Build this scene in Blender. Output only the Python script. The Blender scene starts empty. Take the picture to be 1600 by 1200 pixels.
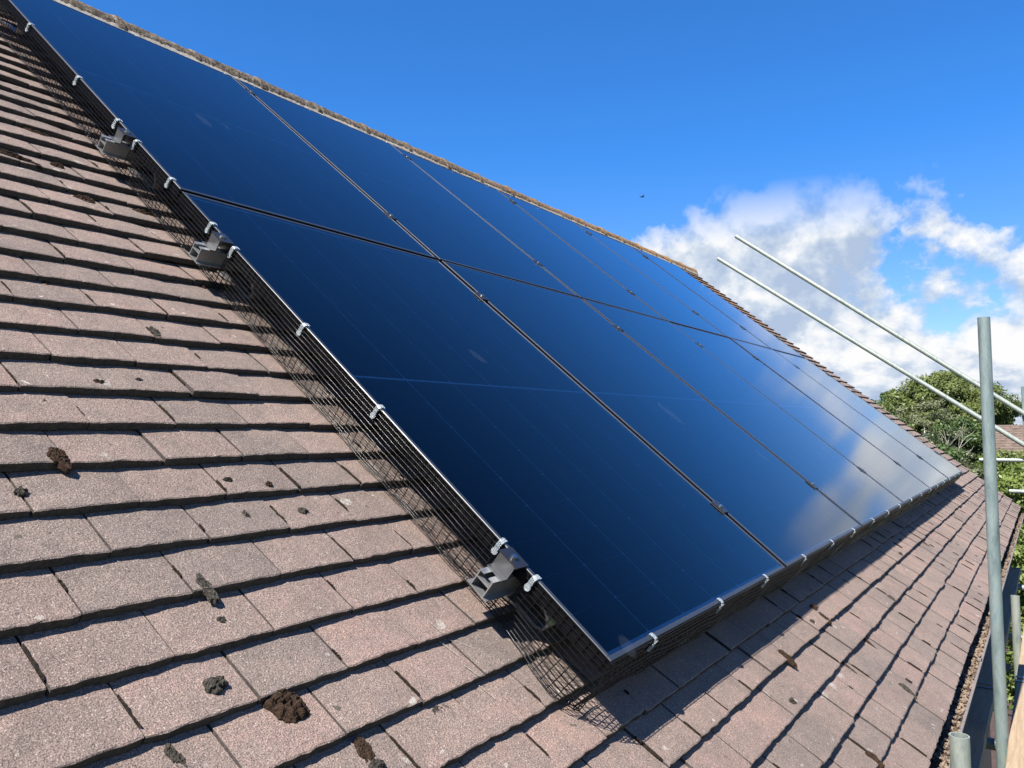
import bpy, math, random
import numpy as np
from mathutils import Matrix, Vector, noise as mnoise

random.seed(7); rng = np.random.default_rng(7)
scn = bpy.context.scene
COL = scn.collection
R_ = math.radians

# ------------------------------------------------------------------ frame of the roof plane
# u = along the eaves, v = up the slope, w = out of the roof; origin = near lower corner of the solar array
PITCH = R_(39.5)
Z0 = 5.4724
T = Matrix.Translation((0, 0, Z0)) @ Matrix.Rotation(PITCH, 4, 'X')
def P(u, v, w): return T @ Vector((u, v, w))
EY, EZ = -0.3687, 5.0             # eaves edge (world y, z)

# ------------------------------------------------------------------ camera
CAMP = Vector((-1.2907, -0.2503, 0.7485))
def cam_rows():
    w = Vector((1.99126818, -0.481801845, 1.07791947)); th = w.length; k = w.normalized()
    return Matrix.Rotation(th, 3, k)
RC = cam_rows()
m = Matrix(((RC[0][0], -RC[1][0], -RC[2][0], CAMP[0]),
            (RC[0][1], -RC[1][1], -RC[2][1], CAMP[1]),
            (RC[0][2], -RC[1][2], -RC[2][2], CAMP[2]),
            (0, 0, 0, 1)))
cd = bpy.data.cameras.new("camera"); cam = bpy.data.objects.new("camera", cd); COL.objects.link(cam)
cam.matrix_world = T @ m
FPX = 1231.05
cd.sensor_width = 36.0; cd.lens = FPX / 1600 * 36.0
cd.clip_start = 0.05; cd.clip_end = 3000
scn.camera = cam
CW = T @ CAMP

# ------------------------------------------------------------------ light
SUN_EL = 55.9
CLOUD_SEED = 15.1
sd = bpy.data.lights.new("sun", 'SUN'); so = bpy.data.objects.new("sun", sd); COL.objects.link(so)
sd.energy = 5.0; sd.angle = R_(0.53); sd.color = (1.0, 0.95, 0.87)
Ldir = Vector((math.cos(R_(SUN_EL)), -0.02, -math.sin(R_(SUN_EL))))
so.rotation_euler = Ldir.to_track_quat('-Z', 'Y').to_euler()
so.location = (-8, 0, 18)

wd = bpy.data.worlds.new("World"); scn.world = wd; wd.use_nodes = True
nt = wd.node_tree; nt.nodes.clear()
def N(t, kind, **kw):
    n = t.nodes.new(kind)
    for k, v in kw.items():
        if k.startswith('i_'):
            key = k[2:]
            key = int(key) if key.isdigit() else key.replace('_', ' ')
            n.inputs[key].default_value = v
        else: setattr(n, k, v)
    return n
def math_(t, op, a, b=None, clamp=False):
    n = t.nodes.new('ShaderNodeMath'); n.operation = op; n.use_clamp = clamp
    for i, x in enumerate((a, b)):
        if x is None: continue
        if isinstance(x, (int, float)): n.inputs[i].default_value = x
        else: t.links.new(x, n.inputs[i])
    return n.outputs[0]
def ramp_(t, src, stops, interp='LINEAR'):
    n = t.nodes.new('ShaderNodeValToRGB'); n.color_ramp.interpolation = interp
    el = n.color_ramp.elements
    while len(el) < len(stops): el.new(0.5)
    for e, (p, c) in zip(el, stops):
        e.position = p; e.color = (c, c, c, 1) if isinstance(c, (int, float)) else (*c, 1)
    t.links.new(src, n.inputs[0]); return n.outputs[0]
def mixc(t, f, a, b, mode='MIX'):
    n = t.nodes.new('ShaderNodeMix'); n.data_type = 'RGBA'; n.blend_type = mode
    for idx, x in ((0, f), (6, a), (7, b)):
        if isinstance(x, (int, float)): n.inputs[idx].default_value = x
        elif isinstance(x, tuple): n.inputs[idx].default_value = (*x, 1)
        else: t.links.new(x, n.inputs[idx])
    return n.outputs[2]
def noise_(t, vec, scale, detail=4, rough=0.55, dist=0.0):
    n = N(t, 'ShaderNodeTexNoise', i_Scale=scale, i_Detail=detail, i_Roughness=rough, i_Distortion=dist)
    t.links.new(vec, n.inputs['Vector']); return n.outputs['Fac']
def voro_(t, vec, scale, feature='F1', out='Distance', rnd=1.0):
    n = N(t, 'ShaderNodeTexVoronoi', feature=feature, i_Scale=scale, i_Randomness=rnd)
    t.links.new(vec, n.inputs['Vector']); return n.outputs[out]

sky = N(nt, 'ShaderNodeTexSky', sky_type='NISHITA', sun_disc=False, sun_elevation=R_(SUN_EL), altitude=50,
        air_density=1.0, dust_density=0.0, ozone_density=2.5)
sky.sun_rotation = R_(270)          # the sun stands over the -X end of the roof
hs = N(nt, 'ShaderNodeMix', data_type='RGBA', blend_type='MULTIPLY'); hs.inputs[0].default_value = 1.0
nt.links.new(sky.outputs[0], hs.inputs[6])
bg = N(nt, 'ShaderNodeBackground', i_Strength=0.050); nt.links.new(hs.outputs[2], bg.inputs[0])
tc = N(nt, 'ShaderNodeTexCoord'); sx = N(nt, 'ShaderNodeSeparateXYZ'); nt.links.new(tc.outputs['Generated'], sx.inputs[0])
nt.links.new(ramp_(nt, sx.outputs[2], [(0.0, (0.98, 0.93, 0.98)), (0.12, (0.66, 0.90, 1.20)), (0.33, (0.31, 0.91, 1.58))]), hs.inputs[7])
# cumulus: direction noise, flattened more and more towards the horizon
zc = math_(nt, 'MAXIMUM', sx.outputs[2], 0.0)
zs = math_(nt, 'POWER', zc, 0.62)
cx = N(nt, 'ShaderNodeCombineXYZ'); nt.links.new(sx.outputs[0], cx.inputs[0]); nt.links.new(sx.outputs[1], cx.inputs[1])
nt.links.new(math_(nt, 'MULTIPLY', zs, 1.05), cx.inputs[2])
offv = N(nt, 'ShaderNodeVectorMath', operation='ADD'); offv.inputs[1].default_value = (CLOUD_SEED, 0.3, 0.0); nt.links.new(cx.outputs[0], offv.inputs[0])
cvec = offv.outputs[0]
def cl(vec):
    a_ = noise_(nt, vec, 6.0, 11, 0.555, 0.0); b_ = noise_(nt, vec, 22.0, 7, 0.6, 0.0)
    return math_(nt, 'ADD', math_(nt, 'MULTIPLY', a_, 0.80), math_(nt, 'MULTIPLY', b_, 0.20)), b_
dens0, c2 = cl(cvec)
elev = ramp_(nt, sx.outputs[2], [(0.0, 0.20), (0.15, 0.195), (0.215, 0.115), (0.28, 0.0)])
dens = math_(nt, 'ADD', dens0, elev)
highcut = ramp_(nt, sx.outputs[2], [(0.22, 1.0), (0.29, 0.0)])
cmask = math_(nt, 'MULTIPLY', ramp_(nt, dens, [(0.562, 0.0), (0.597, 0.75), (0.64, 1.0)], 'LINEAR'), highcut)
off = N(nt, 'ShaderNodeVectorMath', operation='ADD'); off.inputs[1].default_value = (-0.012, 0.0, 0.035); nt.links.new(cvec, off.inputs[0])
dens1, _b = cl(off.outputs[0])
lit = math_(nt, 'SUBTRACT', dens0, dens1)
ccol = ramp_(nt, math_(nt, 'ADD', math_(nt, 'MULTIPLY', lit, 3.2), math_(nt, 'MULTIPLY', c2, 0.75)),
             [(0.10, (0.46, 0.57, 0.76)), (0.32, (0.64, 0.73, 0.86)), (0.47, (0.86, 0.90, 0.96)), (0.62, (1.0, 1.0, 1.0))])
bg2 = N(nt, 'ShaderNodeBackground', i_Strength=0.37); nt.links.new(ccol, bg2.inputs[0])
mx = N(nt, 'ShaderNodeMixShader'); nt.links.new(cmask, mx.inputs[0]); nt.links.new(bg.outputs[0], mx.inputs[1]); nt.links.new(bg2.outputs[0], mx.inputs[2])
wo = N(nt, 'ShaderNodeOutputWorld'); nt.links.new(mx.outputs[0], wo.inputs[0])

vs = scn.view_settings
vs.view_transform = 'Standard'; vs.look = 'None'; vs.gamma = 1.0; vs.exposure = 1.42; vs.use_curve_mapping = False
scn.cycles.max_bounces = 8; scn.cycles.transparent_max_bounces = 16
scn.cycles.sample_clamp_indirect = 6.0
scn.render.film_transparent = False

# ------------------------------------------------------------------ materials
MATS = {}
def new_mat(name):
    mt = bpy.data.materials.new(name); mt.use_nodes = True; t = mt.node_tree; t.nodes.clear()
    out = N(t, 'ShaderNodeOutputMaterial'); b = N(t, 'ShaderNodeBsdfPrincipled'); t.links.new(b.outputs[0], out.inputs[0])
    MATS[name] = mt
    geo = N(t, 'ShaderNodeNewGeometry')
    return mt, t, b, geo.outputs['Position'], out
def setc(t, b, key, x):
    if isinstance(x, tuple): b.inputs[key].default_value = (*x, 1)
    elif isinstance(x, (int, float)): b.inputs[key].default_value = x
    else: t.links.new(x, b.inputs[key])
def bump(t, b, h, strength, dist):
    n = N(t, 'ShaderNodeBump', i_Strength=strength, i_Distance=dist); t.links.new(h, n.inputs['Height']); t.links.new(n.outputs[0], b.inputs['Normal'])
def simple(name, c, rough=0.5, metal=0.0, spec=0.5, var=0.15, scale=30.0, bumpd=0.0, bscale=200.0):
    mt, t, b, pos, _ = new_mat(name)
    n1 = noise_(t, pos, scale, 5, 0.6)
    f = ramp_(t, n1, [(0.3, 1 - var), (0.7, 1 + var)])
    setc(t, b, 'Base Color', mixc(t, 1.0, c, f, 'MULTIPLY'))
    b.inputs['Roughness'].default_value = rough; b.inputs['Metallic'].default_value = metal
    b.inputs['Specular IOR Level'].default_value = spec
    if bumpd: bump(t, b, noise_(t, pos, bscale, 4, 0.6), 1.0, bumpd)
    return mt

# weathered concrete tile; coordinates of the roof plane (x = u, y = v, z = w)
def tile_mat():
    mt, t, b, pos, _ = new_mat('concrete_tile')
    mp = N(t, 'ShaderNodeMapping', vector_type='POINT'); t.links.new(pos, mp.inputs[0])
    sub = N(t, 'ShaderNodeVectorMath', operation='SUBTRACT'); sub.inputs[1].default_value = (0, 0, Z0); t.links.new(pos, sub.inputs[0])
    rot = N(t, 'ShaderNodeVectorRotate', rotation_type='X_AXIS'); rot.inputs['Angle'].default_value = -PITCH; t.links.new(sub.outputs[0], rot.inputs['Vector'])
    q = rot.outputs[0]
    at = N(t, 'ShaderNodeAttribute', attribute_name='tint')
    big = noise_(t, q, 2.2, 4, 0.6)
    med = noise_(t, q, 14, 6, 0.62)
    fin = noise_(t, q, 420, 3, 0.7)
    gr = voro_(t, q, 520)
    base = ramp_(t, math_(t, 'ADD', math_(t, 'ADD', math_(t, 'MULTIPLY', at.outputs['Fac'], 0.44), 0.06), math_(t, 'MULTIPLY', med, 0.5)),
                 [(0.12, (0.128, 0.107, 0.096)), (0.38, (0.170, 0.134, 0.116)), (0.60, (0.194, 0.147, 0.126)), (0.85, (0.232, 0.158, 0.134))])
    base = mixc(t, 0.75, base, ramp_(t, math_(t, 'ADD', math_(t, 'MULTIPLY', big, 0.5), math_(t, 'MULTIPLY', noise_(t, q, 26, 5, 0.65), 0.5)), [(0.36, (0.75, 0.76, 0.76)), (0.5, (1.0, 1.0, 1.0)), (0.64, (1.26, 1.20, 1.16))]), 'MULTIPLY')
    # grains: dark pits and pale sand
    base = mixc(t, 1.0, base, ramp_(t, fin, [(0.28, 0.18), (0.43, 0.78), (0.56, 1.12), (0.72, 2.3)]), 'MULTIPLY')
    vc = N(t, 'ShaderNodeTexVoronoi', i_Scale=330.0); t.links.new(q, vc.inputs['Vector'])
    vr = N(t, 'ShaderNodeSeparateColor'); t.links.new(vc.outputs['Color'], vr.inputs[0])
    pale = math_(t, 'MULTIPLY', ramp_(t, vr.outputs[0], [(0.955, 0.0), (0.975, 1.0)]), ramp_(t, vc.outputs['Distance'], [(0.25, 1.0), (0.45, 0.0)]))
    base = mixc(t, pale, base, (0.360, 0.331, 0.295))
    # worn patches of grey algae and soot
    soot = ramp_(t, noise_(t, q, 7.5, 7, 0.68, 0.4), [(0.57, 0.0), (0.74, 0.45)])
    base = mixc(t, soot, base, (0.079, 0.072, 0.065))
    # pale lichen discs
    wob = N(t, 'ShaderNodeTexNoise', i_Scale=38.0, i_Detail=3.0); t.links.new(q, wob.inputs['Vector'])
    dq = N(t, 'ShaderNodeVectorMath', operation='MULTIPLY_ADD'); t.links.new(wob.outputs['Color'], dq.inputs[0]); dq.inputs[1].default_value = (0.034, 0.034, 0.0); t.links.new(q, dq.inputs[2])
    l1 = N(t, 'ShaderNodeTexVoronoi', i_Scale=11.0); t.links.new(dq.outputs[0], l1.inputs['Vector'])
    ls = N(t, 'ShaderNodeSeparateColor'); t.links.new(l1.outputs['Color'], ls.inputs[0])
    sel = math_(t, 'GREATER_THAN', ls.outputs[0], 0.60)
    rad = math_(t, 'MULTIPLY', ls.outputs[1], 0.17)
    ld = math_(t, 'MULTIPLY', math_(t, 'MULTIPLY', math_(t, 'LESS_THAN', l1.outputs['Distance'], rad), sel),
               ramp_(t, noise_(t, q, 130, 3, 0.7), [(0.40, 0.15), (0.6, 0.9)]))
    lcol = mixc(t, ramp_(t, ls.outputs[2], [(0.78, 0.0), (0.80, 1.0)]), (0.317, 0.302, 0.266), (0.302, 0.194, 0.036))
    base = mixc(t, ld, base, lcol)
    l2 = N(t, 'ShaderNodeTexVoronoi', i_Scale=46.0); t.links.new(dq.outputs[0], l2.inputs['Vector'])
    ls2 = N(t, 'ShaderNodeSeparateColor'); t.links.new(l2.outputs['Color'], ls2.inputs[0])
    fl = math_(t, 'MULTIPLY', math_(t, 'GREATER_THAN', ls2.outputs[0], 0.70), math_(t, 'LESS_THAN', l2.outputs['Distance'], math_(t, 'MULTIPLY', ls2.outputs[1], 0.26)))
    fl = math_(t, 'MULTIPLY', fl, ramp_(t, noise_(t, q, 3.0, 3, 0.6), [(0.36, 0.08), (0.58, 0.9)]))
    base = mixc(t, fl, base, mixc(t, math_(t, 'GREATER_THAN', ls2.outputs[2], 0.55), (0.36, 0.33, 0.29), (0.07, 0.06, 0.05)))
    # rust coloured lichen that grows along the ridge end of the roof
    sq = N(t, 'ShaderNodeSeparateXYZ'); t.links.new(q, sq.inputs[0])
    rgt = math_(t, 'MULTIPLY', ramp_(t, math_(t, 'MULTIPLY', sq.outputs[0], 0.1), [(0.78, 0.0), (0.88, 1.0)]), ramp_(t, math_(t, 'MULTIPLY', sq.outputs[1], 0.2), [(0.42, 0.0), (0.68, 1.0)]))
    ol = math_(t, 'MULTIPLY', rgt, ramp_(t, noise_(t, q, 17, 5, 0.65), [(0.42, 0.0), (0.56, 1.0)]))
    base = mixc(t, ol, base, (0.259, 0.122, 0.043))
    setc(t, b, 'Base Color', base)
    b.inputs['Roughness'].default_value = 0.92; b.inputs['Specular IOR Level'].default_value = 0.2
    hh = math_(t, 'ADD', math_(t, 'MULTIPLY', fin, 1.0), math_(t, 'MULTIPLY', noise_(t, q, 90, 5, 0.7), 1.1))
    bump(t, b, hh, 1.0, 0.0030)
    return mt
M_tile = tile_mat()

def ridge_mat():
    mt, t, b, pos, _ = new_mat('ridge_concrete')
    f = noise_(t, pos, 28, 7, 0.7); g = noise_(t, pos, 70, 5, 0.7)
    base = ramp_(t, f, [(0.32, (0.025, 0.020, 0.016)), (0.45, (0.082, 0.064, 0.050)), (0.56, (0.130, 0.102, 0.080)), (0.65, (0.20, 0.17, 0.135)), (0.73, (0.38, 0.35, 0.30))])
    base = mixc(t, ramp_(t, g, [(0.52, 0.0), (0.62, 0.65)]), base, (0.097, 0.090, 0.040))
    sx_ = N(t, 'ShaderNodeSeparateXYZ'); t.links.new(pos, sx_.inputs[0])
    far = math_(t, 'MULTIPLY', ramp_(t, math_(t, 'MULTIPLY', sx_.outputs[0], 0.1), [(0.22, 0.0), (0.70, 1.0)]), ramp_(t, noise_(t, pos, 9, 5, 0.7), [(0.36, 0.1), (0.56, 0.9)]))
    base = mixc(t, far, base, (0.25, 0.140, 0.060))
    setc(t, b, 'Base Color', base); b.inputs['Roughness'].default_value = 0.95; b.inputs['Specular IOR Level'].default_value = 0.15
    bump(t, b, math_(t, 'ADD', g, f), 1.0, 0.008)
    return mt
M_ridge = ridge_mat()
M_mortar = simple('mortar', (0.245, 0.223, 0.194), 0.95, var=0.35, scale=40, bumpd=0.003, spec=0.2)
M_deck = simple('roof_underlay', (0.03, 0.028, 0.026), 0.9)

def moss_mat(name, c0, c1):
    mt, t, b, pos, _ = new_mat(name)
    f = noise_(t, pos, 160, 5, 0.75)
    setc(t, b, 'Base Color', ramp_(t, f, [(0.32, c0), (0.66, c1)])); b.inputs['Roughness'].default_value = 1.0; b.inputs['Specular IOR Level'].default_value = 0.1
    bump(t, b, math_(t, 'ADD', f, noise_(t, pos, 420, 3, 0.7)), 1.0, 0.006)
    return mt
M_moss = moss_mat('dry_moss_brown', (0.013, 0.008, 0.006), (0.076, 0.048, 0.032))
M_moss2 = moss_mat('dry_moss_grey', (0.018, 0.016, 0.013), (0.101, 0.090, 0.076))

M_dirt = moss_mat('joint_dirt', (0.010, 0.008, 0.006), (0.045, 0.034, 0.026))
def frame_mat():
    mt, t, b, pos, _ = new_mat('black_anodised_frame')
    setc(t, b, 'Base Color', (0.004, 0.0042, 0.005)); b.inputs['Metallic'].default_value = 0.0
    b.inputs['Roughness'].default_value = 0.3; b.inputs['Specular IOR Level'].default_value = 0.12
    t.links.new(ramp_(t, noise_(t, pos, 60, 4, 0.6), [(0.3, 0.30), (0.7, 0.45)]), b.inputs['Roughness'])
    return mt
M_frame = frame_mat()
M_rim = simple('anodised_frame_face', (0.020, 0.021, 0.023), 0.36, spec=0.95, var=0.15, scale=40)
def glass_mat():
    mt = bpy.data.materials.new('panel_glass'); mt.use_nodes = True; t = mt.node_tree; t.nodes.clear(); MATS['panel_glass'] = mt
    geo = N(t, 'ShaderNodeNewGeometry'); pos = geo.outputs['Position']
    out = N(t, 'ShaderNodeOutputMaterial')
    bm = N(t, 'ShaderNodeBump', i_Strength=0.35, i_Distance=0.0009); t.links.new(noise_(t, pos, 2.6, 2, 0.5), bm.inputs['Height'])
    fr = N(t, 'ShaderNodeFresnel', i_IOR=1.45); t.links.new(bm.outputs[0], fr.inputs['Normal'])
    gl = N(t, 'ShaderNodeBsdfGlossy', i_Roughness=0.085); t.links.new(bm.outputs[0], gl.inputs['Normal'])
    gl.inputs['Color'].default_value = (0.93, 0.96, 1.0, 1)
    tr = N(t, 'ShaderNodeBsdfTransparent'); tr.inputs[0].default_value = (0.93, 0.95, 0.96, 1)
    ff = math_(t, 'SUBTRACT', math_(t, 'MULTIPLY', fr.outputs[0], 1.42), 0.072, clamp=True)   # anti-reflective coating
    m1 = N(t, 'ShaderNodeMixShader'); t.links.new(ff, m1.inputs[0]); t.links.new(tr.outputs[0], m1.inputs[1]); t.links.new(gl.outputs[0], m1.inputs[2])
    # faint film of dust and dried wipe marks
    df = N(t, 'ShaderNodeBsdfDiffuse'); df.inputs[0].default_value = (0.45, 0.47, 0.5, 1)
    mpn = N(t, 'ShaderNodeMapping'); mpn.inputs['Scale'].default_value = (9, 1.3, 1.3); mpn.inputs['Rotation'].default_value = (0, 0, 0.5); t.links.new(pos, mpn.inputs[0])
    streak = ramp_(t, noise_(t, mpn.outputs[0], 2.2, 6, 0.7, 0.6), [(0.62, 0.0), (0.82, 0.010)])
    dust = math_(t, 'ADD', streak, ramp_(t, noise_(t, pos, 260, 2, 0.6), [(0.70, 0.0), (0.80, 0.012)]))
    m2 = N(t, 'ShaderNodeMixShader'); t.links.new(dust, m2.inputs[0]); t.links.new(m1.outputs[0], m2.inputs[1]); t.links.new(df.outputs[0], m2.inputs[2])
    t.links.new(m2.outputs[0], out.inputs[0]); return mt
M_glass = glass_mat()
def cell_mat():
    mt, t, b, pos, _ = new_mat('silicon_cell')
    at = N(t, 'ShaderNodeObjectInfo')
    tco = N(t, 'ShaderNodeTexCoord'); sp_ = N(t, 'ShaderNodeSeparateXYZ'); t.links.new(tco.outputs['Object'], sp_.inputs[0])
    wn = N(t, 'ShaderNodeTexWhiteNoise', noise_dimensions='2D'); cb = N(t, 'ShaderNodeCombineXYZ')
    t.links.new(math_(t, 'FLOOR', math_(t, 'MULTIPLY', sp_.outputs[1], 10.75)), cb.inputs[0]); t.links.new(math_(t, 'MULTIPLY', at.outputs['Random'], 91.0), cb.inputs[1])
    t.links.new(cb.outputs[0], wn.inputs['Vector'])
    c = ramp_(t, wn.outputs['Value'], [(0.0, (0.0008, 0.0022, 0.0062)), (0.5, (0.0016, 0.0030, 0.0080)), (1.0, (0.0030, 0.0032, 0.0090))])
    setc(t, b, 'Base Color', c); b.inputs['Roughness'].default_value = 0.45; b.inputs['Specular IOR Level'].default_value = 0.2
    return mt
M_cell = cell_mat()
M_back = simple('black_backsheet', (0.24, 0.29, 0.36), 0.6, spec=0.3)
M_bus = simple('cell_ribbon', (0.11, 0.12, 0.14), 0.4, metal=0.6)
def smudge_mat():
    mt = bpy.data.materials.new('glass_smudge'); mt.use_nodes = True; t = mt.node_tree; t.nodes.clear(); MATS['glass_smudge'] = mt
    tcn = N(t, 'ShaderNodeTexCoord'); out = N(t, 'ShaderNodeOutputMaterial')
    ln = N(t, 'ShaderNodeVectorMath', operation='LENGTH'); t.links.new(tcn.outputs['Object'], ln.inputs[0])
    n1 = noise_(t, tcn.outputs['Object'], 3, 4, 0.6)
    a = math_(t, 'MULTIPLY', ramp_(t, ln.outputs['Value'], [(0.75, 1.0), (1.0, 0.0)]), ramp_(t, n1, [(0.3, 0.008), (0.7, 0.024)]))
    tr = N(t, 'ShaderNodeBsdfTransparent'); df = N(t, 'ShaderNodeBsdfDiffuse'); df.inputs[0].default_value = (0.36, 0.46, 0.60, 1)
    m1 = N(t, 'ShaderNodeMixShader'); t.links.new(a, m1.inputs[0]); t.links.new(tr.outputs[0], m1.inputs[1]); t.links.new(df.outputs[0], m1.inputs[2])
    t.links.new(m1.outputs[0], out.inputs[0]); return mt
M_smudge = smudge_mat()
M_alu = simple('mill_aluminium', (0.36, 0.365, 0.37), 0.30, metal=0.75, var=0.08, scale=60)
M_endc = simple('dull_grey_clamp', (0.13, 0.132, 0.135), 0.36, metal=0.8)
M_bolt = simple('stainless_bolt', (0.45, 0.45, 0.45), 0.25, metal=1.0, var=0.05)
M_clamp = simple('black_clamp', (0.011, 0.011, 0.012), 0.35, spec=0.6)
M_wire = simple('black_coated_wire', (0.0035, 0.0035, 0.004), 0.24, spec=0.2, var=0.2, scale=200)
def clip_mat():
    mt, t, b, pos, _ = new_mat('clear_white_plastic')
    setc(t, b, 'Base Color', (0.62, 0.67, 0.69)); b.inputs['Roughness'].default_value = 0.22
    b.inputs['Subsurface Weight'].default_value = 0.0; b.inputs['Transmission Weight'].default_value = 0.75; b.inputs['IOR'].default_value = 1.3
    return mt
M_clip = clip_mat()
def galv_mat(name, tint):
    mt, t, b, pos, _ = new_mat(name)
    mpn = N(t, 'ShaderNodeMapping'); mpn.inputs['Scale'].default_value = (1, 1, 0.28); t.links.new(pos, mpn.inputs[0])
    a = noise_(t, mpn.outputs[0], 21, 7, 0.74, 0.8); d = noise_(t, mpn.outputs[0], 75, 5, 0.7)
    c = ramp_(t, a, [(0.30, (0.085, 0.102, 0.104)), (0.46, (0.158, 0.180, 0.176)), (0.58, (0.194, 0.212, 0.202)), (0.72, (0.122, 0.173, 0.198))])
    c = mixc(t, 1.0, c, tint, 'MULTIPLY')
    c = mixc(t, ramp_(t, d, [(0.60, 0.0), (0.72, 0.7)]), c, (0.094, 0.090, 0.079))
    c = mixc(t, ramp_(t, noise_(t, pos, 34, 5, 0.7), [(0.66, 0.0), (0.72, 0.85)]), c, (0.302, 0.295, 0.274))
    setc(t, b, 'Base Color', c); b.inputs['Metallic'].default_value = 0.25
    t.links.new(ramp_(t, d, [(0.3, 0.38), (0.7, 0.62)]), b.inputs['Roughness'])
    bump(t, b, d, 0.35, 0.001)
    return mt
M_galv = galv_mat('galvanised_steel', (0.98, 1.10, 1.12))
M_galv2 = galv_mat('galvanised_steel_bright', (1.35, 1.33, 1.22))
def wood_mat():
    mt, t, b, pos, _ = new_mat('scaffold_timber')
    mpn = N(t, 'ShaderNodeMapping'); mpn.inputs['Scale'].default_value = (0.5, 9, 9); t.links.new(pos, mpn.inputs[0])
    a = noise_(t, mpn.outputs[0], 9, 6, 0.6, 0.8); d = noise_(t, pos, 22, 5, 0.7)
    c = ramp_(t, a, [(0.3, (0.194, 0.137, 0.083)), (0.55, (0.266, 0.198, 0.130)), (0.75, (0.310, 0.241, 0.166))])
    c = mixc(t, ramp_(t, d, [(0.52, 0.0), (0.75, 0.5)]), c, (0.216, 0.180, 0.144))
    setc(t, b, 'Base Color', c); b.inputs['Roughness'].default_value = 0.85; bump(t, b, a, 0.6, 0.002)
    return mt
M_wood = wood_mat()
M_gutter = simple('brown_grey_gutter', (0.144, 0.122, 0.108), 0.5, var=0.2, scale=25)
M_debris = moss_mat('gutter_litter', (0.029, 0.020, 0.014), (0.144, 0.108, 0.086))
M_litter = simple('dead_leaf_bits', (0.158, 0.115, 0.083), 0.9, var=0.5, scale=60)
M_fascia = simple('dark_fascia', (0.047, 0.050, 0.061), 0.5)
def brick_mat(name, scale, c1, c2, mortar):
    mt, t, b, pos, _ = new_mat(name)
    bt = N(t, 'ShaderNodeTexBrick', i_Scale=scale); bt.inputs['Color1'].default_value = (*c1, 1); bt.inputs['Color2'].default_value = (*c2, 1); bt.inputs['Mortar'].default_value = (*mortar, 1)
    mpn = N(t, 'ShaderNodeMapping'); mpn.inputs['Rotation'].default_value = (R_(90), 0, 0); t.links.new(pos, mpn.inputs[0])
    t.links.new(mpn.outputs[0], bt.inputs['Vector']); setc(t, b, 'Base Color', bt.outputs[0]); b.inputs['Roughness'].default_value = 0.9
    return mt
M_brick = brick_mat('red_brick', 4.4, (0.20, 0.085, 0.06), (0.27, 0.11, 0.075), (0.35, 0.32, 0.28))
M_patio = simple('brown_paving', (0.045, 0.026, 0.020), 0.9, var=0.3, scale=6)
M_grass = simple('lawn', (0.043, 0.072, 0.020), 0.95, var=0.4, scale=0.8)
M_redroof = simple('red_clay_tiles', (0.125, 0.090, 0.070), 0.85, var=0.45, scale=6)
M_wall = simple('pale_render', (0.432, 0.403, 0.360), 0.9)
M_bark = simple('dark_bark', (0.061, 0.047, 0.035), 0.95, var=0.4, scale=8)
M_birch = simple('white_birch_bark', (0.408, 0.379, 0.321), 0.8, var=0.45, scale=5)
def leaf_mat(name, c0, c1, trans=0.35):
    mt = bpy.data.materials.new(name); mt.use_nodes = True; t = mt.node_tree; t.nodes.clear(); MATS[name] = mt
    geo = N(t, 'ShaderNodeNewGeometry'); out = N(t, 'ShaderNodeOutputMaterial')
    f = math_(t, 'ADD', math_(t, 'MULTIPLY', noise_(t, geo.outputs['Position'], 0.9, 3, 0.6), 0.65), math_(t, 'MULTIPLY', noise_(t, geo.outputs['Position'], 9, 2, 0.6), 0.35))
    c = ramp_(t, f, [(0.36, c0), (0.64, c1)])
    d = N(t, 'ShaderNodeBsdfDiffuse'); t.links.new(c, d.inputs[0])
    s = N(t, 'ShaderNodeBsdfTranslucent'); t.links.new(c, s.inputs[0])
    g = N(t, 'ShaderNodeBsdfGlossy', i_Roughness=0.45); g.inputs[0].default_value = (0.8, 0.85, 0.8, 1)
    m1 = N(t, 'ShaderNodeMixShader', i_0=trans); t.links.new(d.outputs[0], m1.inputs[1]); t.links.new(s.outputs[0], m1.inputs[2])
    m2 = N(t, 'ShaderNodeMixShader', i_0=0.02); t.links.new(m1.outputs[0], m2.inputs[1]); t.links.new(g.outputs[0], m2.inputs[2])
    t.links.new(m2.outputs[0], out.inputs[0]); return mt
M_leafA = leaf_mat('ash_leaves', (0.071, 0.097, 0.025), (0.172, 0.205, 0.067))
M_leafB = leaf_mat('birch_leaves', (0.089, 0.109, 0.053), (0.178, 0.196, 0.100))
M_leafC = leaf_mat('shrub_leaves', (0.076, 0.112, 0.025), (0.180, 0.225, 0.054))
M_leafD = leaf_mat('dark_leaves', (0.035, 0.066, 0.022), (0.085, 0.132, 0.041))
M_bird = simple('dark_feathers', (0.02, 0.02, 0.022), 0.8)

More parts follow.
